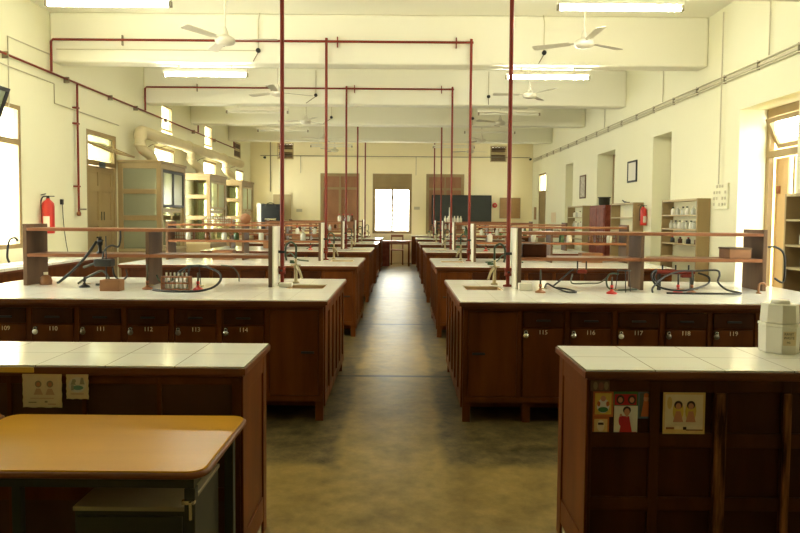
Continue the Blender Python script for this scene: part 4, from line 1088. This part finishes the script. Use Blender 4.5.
hose('black hose arching off the right end of the right shelf', [(3.39,Y+1.0,1.30),(3.46,Y+1.0,1.30),(3.53,Y+1.0,1.25),(3.55,Y+1.0,1.14),(3.54,Y+1.0,.98),(3.46,Y+1.0,1.01)], .010)
tag(MB().box(0,.22,0,.2,0,.12).build('instrument_case', M['dwood2'], None, (1.12,Y+.96,ZT+.2925), bevel=.01), 'dark case on the lower shelf beside the right red pipe', 'case')

# canister on the right front bench
t = thing('plastic_canister', 'white octagonal plastic canister with handwriting on the right front bench', 'canister', (1.878, 3.175, ZB))
t.scale = (.84,.84,.97)
def octa(r0, z0, r1, z1, mb):
    n = 8; vs = [(r0*math.cos(PI/8+2*PI*k/n), r0*math.sin(PI/8+2*PI*k/n), z0) for k in range(n)] + [(r1*math.cos(PI/8+2*PI*k/n), r1*math.sin(PI/8+2*PI*k/n), z1) for k in range(n)]
    mb.add(vs, [tuple(range(n))[::-1], tuple(range(n,2*n))] + [(k,(k+1)%n,n+(k+1)%n,n+k) for k in range(n)])
b = MB(); octa(.106,0,.110,.135,b); b.build('lower_body', M['whiteplastic'], t, bevel=.005)
b = MB(); octa(.114,.136,.114,.150,b); b.build('collar', M['whiteplastic'], t, bevel=.003)
b = MB(); octa(.104,.151,.098,.245,b); b.build('upper_body', M['whiteplastic'], t, bevel=.005)
MB().lathe([(0,.2455),(.05,.2455),(.05,.262),(0,.262)], n=16).build('lid', M['whiteplastic'], t)
MB().box(-.036,.036,-.1043,-.1026,.045,.115).build('paper_label', M['paper'], t)
for txt, z in (('RANIT', .102), ('WASTE', .083), ('no.', .062)):
    text_obj('handwriting', txt, .019, M['grey'], t, (-.004, -.1052, z))
t = make_bottle('reagent_bottle', 'brown bottle beside the white canister at the right edge', (2.03, 3.215, ZB), .04, .17, M['amber'], M['black'], None)

# ------------------------------------------------------------------ small things on further benches and shelves
rack('test_tube_rack', 'slatted wooden test tube rack on top of the left third row shelf', (-2.92, BY[1]+.96, ZT+.5265), .44, .075, 12, M['boxw'])
tag(MB().lathe([(0,-.04),(.07,-.04),(.08,0),(.07,.04),(0,.04)], (0,0,.08), 18, 'y').build('wooden_disc', M['boxw'], None, (-2.30,BY[1]+1.05,ZT+.5265)), 'round wooden disc standing on the left third row shelf', 'disc')
kinds = [('glassbottle','whiteplastic'),('amber','black'),('whiteplastic','redbright'),('glassbottle','black'),('greenglass','black')]
for s in (1,-1):
    for r in range(1,5):
        w = '%s row %s shelf' % (ROWN[r].split()[0], SIDEN[s])
        n = 7
        pl = []
        for k in range(n):
            x = SH0+.16 + 2.0*(k+.5)/n + random.uniform(-.06,.06)
            if abs(x-1.74) < .09: x += .16
            pl.append((AX[s]+s*x, BY[r]+SHY0+.12, ZT+.2925))
        row_bottles('reagent_bottle', 'bottle on the lower board of the %s' % w, 'bottles on the lower board of the %s' % w, pl, .04, .15, random.sample(kinds, 4))
        # a box under the shelf, burners on the counter
        make_burner('red bunsen burner on the bench under the %s' % w, (AX[s]+s*1.2, BY[r]+.6, ZB), M['redbright'], None)
        t = thing('wooden_box', 'brown box on the bench under the %s' % w, 'box', (AX[s]+s*2.2, BY[r]+.95, ZB))
        MB().box(0,.3,0,.2,0,.12).build('box_body', M['boxw'], t); MB().box(-.004,.304,-.004,.204,.12,.14).build('lid', M['shelfw'], t)
        hose('dark hose lying on the bench under the %s' % w, [(AX[s]+s*.75,BY[r]+.7,.912),(AX[s]+s*.9,BY[r]+.62,.94),(AX[s]+s*1.0,BY[r]+.7,1.02),(AX[s]+s*1.1,BY[r]+.8,.98),(AX[s]+s*1.3,BY[r]+.75,.912)], .009, M['green'] if r%2 else M['black'])
        if r in (1,2):
            t = rack('test_tube_rack', 'wooden test tube rack on the lower board end of the %s' % w, (AX[s]+s*(2.45 if s>0 else 2.85)+.0, BY[r]+1.13, ZT+.2925), .32, .12, 8, M['shelfw'])
# white bottles on top of far right shelves, red ones on far left
row_bottles('wash_bottle', 'white wash bottle on the fifth row right shelf top near the aisle', 'white wash bottles on the fifth row right shelf',
    [(AX[1]+.66+.08*k, BY[3]+1.02+.07*(k%2), ZT+.5265) for k in range(6)], .032, .16, [('whiteplastic','whiteplastic')])
row_bottles('reagent_bottle', 'red capped bottle on the fifth row left shelf top near the aisle', 'red capped bottles on the fifth row left shelf',
    [(AX[-1]-.68-.11*k, BY[3]+1.02+.06*(k%2), ZT+.5265) for k in range(4)], .04, .19, [('amber','redbright'),('glassbottle','redbright')])
row_bottles('reagent_bottle', 'clear bottle on the far counter below the pin board', 'clear bottles on the far right counter', [(3.1+.14*k, 22.0, .931) for k in range(7)], .045, .42, [('glassbottle','whiteplastic')])
t = thing('burette_stand', 'white burette stand in front of the blackboard', 'stand', (AX[1]+1.0, BY[4]+.7, ZB))
MB().box(-.1,.1,-.06,.06,0,.02).build('base', M['whiteplastic'], t); MB().tube([(0,0,.02),(0,0,.95)], .012, 8).build('rod', M['whiteplastic'], t)
MB().box(-.01,.08,-.012,.012,.5,.52).build('clamp', M['whiteplastic'], t)
t = thing('potted_plant', 'small green plant in a pot on the sixth row right bench', 'plant', (3.0, BY[4]+.6, ZB))
MB().lathe([(0,0),(.05,0),(.065,.11),(0,.11)], n=14).build('pot', M['boxw'], t)
lf = MB()
for k in range(9):
    a = k*2.4; r1 = .10+.02*(k%3)
    lf.prism([(0,-.012),(r1*.6,-.03),(r1,0),(r1*.6,.03),(0,.012)], -.002, .002, M=Matrix.Translation((0,0,.11)) @ Matrix.Rotation(a,4,'Z') @ Matrix.Rotation(-math.radians(35+8*(k%4)),4,'Y'))
lf.build('leaves', mat('leaf_green',(.10,.20,.04),.5), t)

# ------------------------------------------------------------------ light
w = bpy.data.worlds.new('sky'); sc.world = w; w.use_nodes = True
bg = w.node_tree.nodes['Background']
bg.inputs[0].default_value = (1,.98,.88,1); bg.inputs[1].default_value = 17.0
def portal(loc, rot, sx, sy):
    l = bpy.data.lights.new('daylight_portal', 'AREA'); l.shape = 'RECTANGLE'; l.size = sx; l.size_y = sy; l.energy = 1
    l.cycles.is_portal = True
    o = bpy.data.objects.new('daylight_portal', l); col.objects.link(o); o.location = loc; o.rotation_euler = rot
for a, b in left_windows: portal((XL-TH-.02,(a+b)/2,(SILL+HEAD)/2), (0,-PI/2,0), HEAD-SILL, b-a)
for a, b in ((4.4,5.7),): portal((XR+TH+.02,(a+b)/2,(SILL+HEAD)/2), (0,PI/2,0), HEAD-SILL, b-a)
portal((XR+TH+.02,8.08,1.52), (0,PI/2,0), 3.0, 1.24)
portal((-.32,YF+TH+.02,2.0), (PI/2,0,PI)if False else (-PI/2,0,0), 1.3, 2.05)

for o in list(sc.objects):           # set the bases of the floor-standing things on the floor
    if o.type == 'EMPTY' and o.parent is None and o.location.z == 0 and o.name.split('.')[0] not in ('gas_pipe','gas_drop','cable_tray'):
        o.location.z = FLOOR
        for ch in o.children: ch.location.z -= FLOOR
# ------------------------------------------------------------------ camera
cam = bpy.data.cameras.new('camera'); co = bpy.data.objects.new('camera', cam); col.objects.link(co)
cam.sensor_width = 36; cam.lens = 645/800*36
TILT = 30.0
th = math.atan(TILT/645)
cam.shift_y = -(49.5-TILT)/800; cam.shift_x = -1/800
R = Matrix.Rotation(PI/2-th, 4, 'X') @ Matrix.Rotation(.008, 4, 'Z')
co.matrix_world = Matrix.Translation((0,0,1.55)) @ R
cam.clip_end = 200
sc.camera = co
vs = sc.view_settings
vs.view_transform = 'Standard'; vs.look = 'None'; vs.gamma = 1; vs.exposure = 0.80; vs.use_curve_mapping = False
sc.cycles.use_denoising = True
sc.cycles.max_bounces = 12; sc.cycles.diffuse_bounces = 6; sc.cycles.transparent_max_bounces = 16
sc.cycles.sample_clamp_indirect = 10
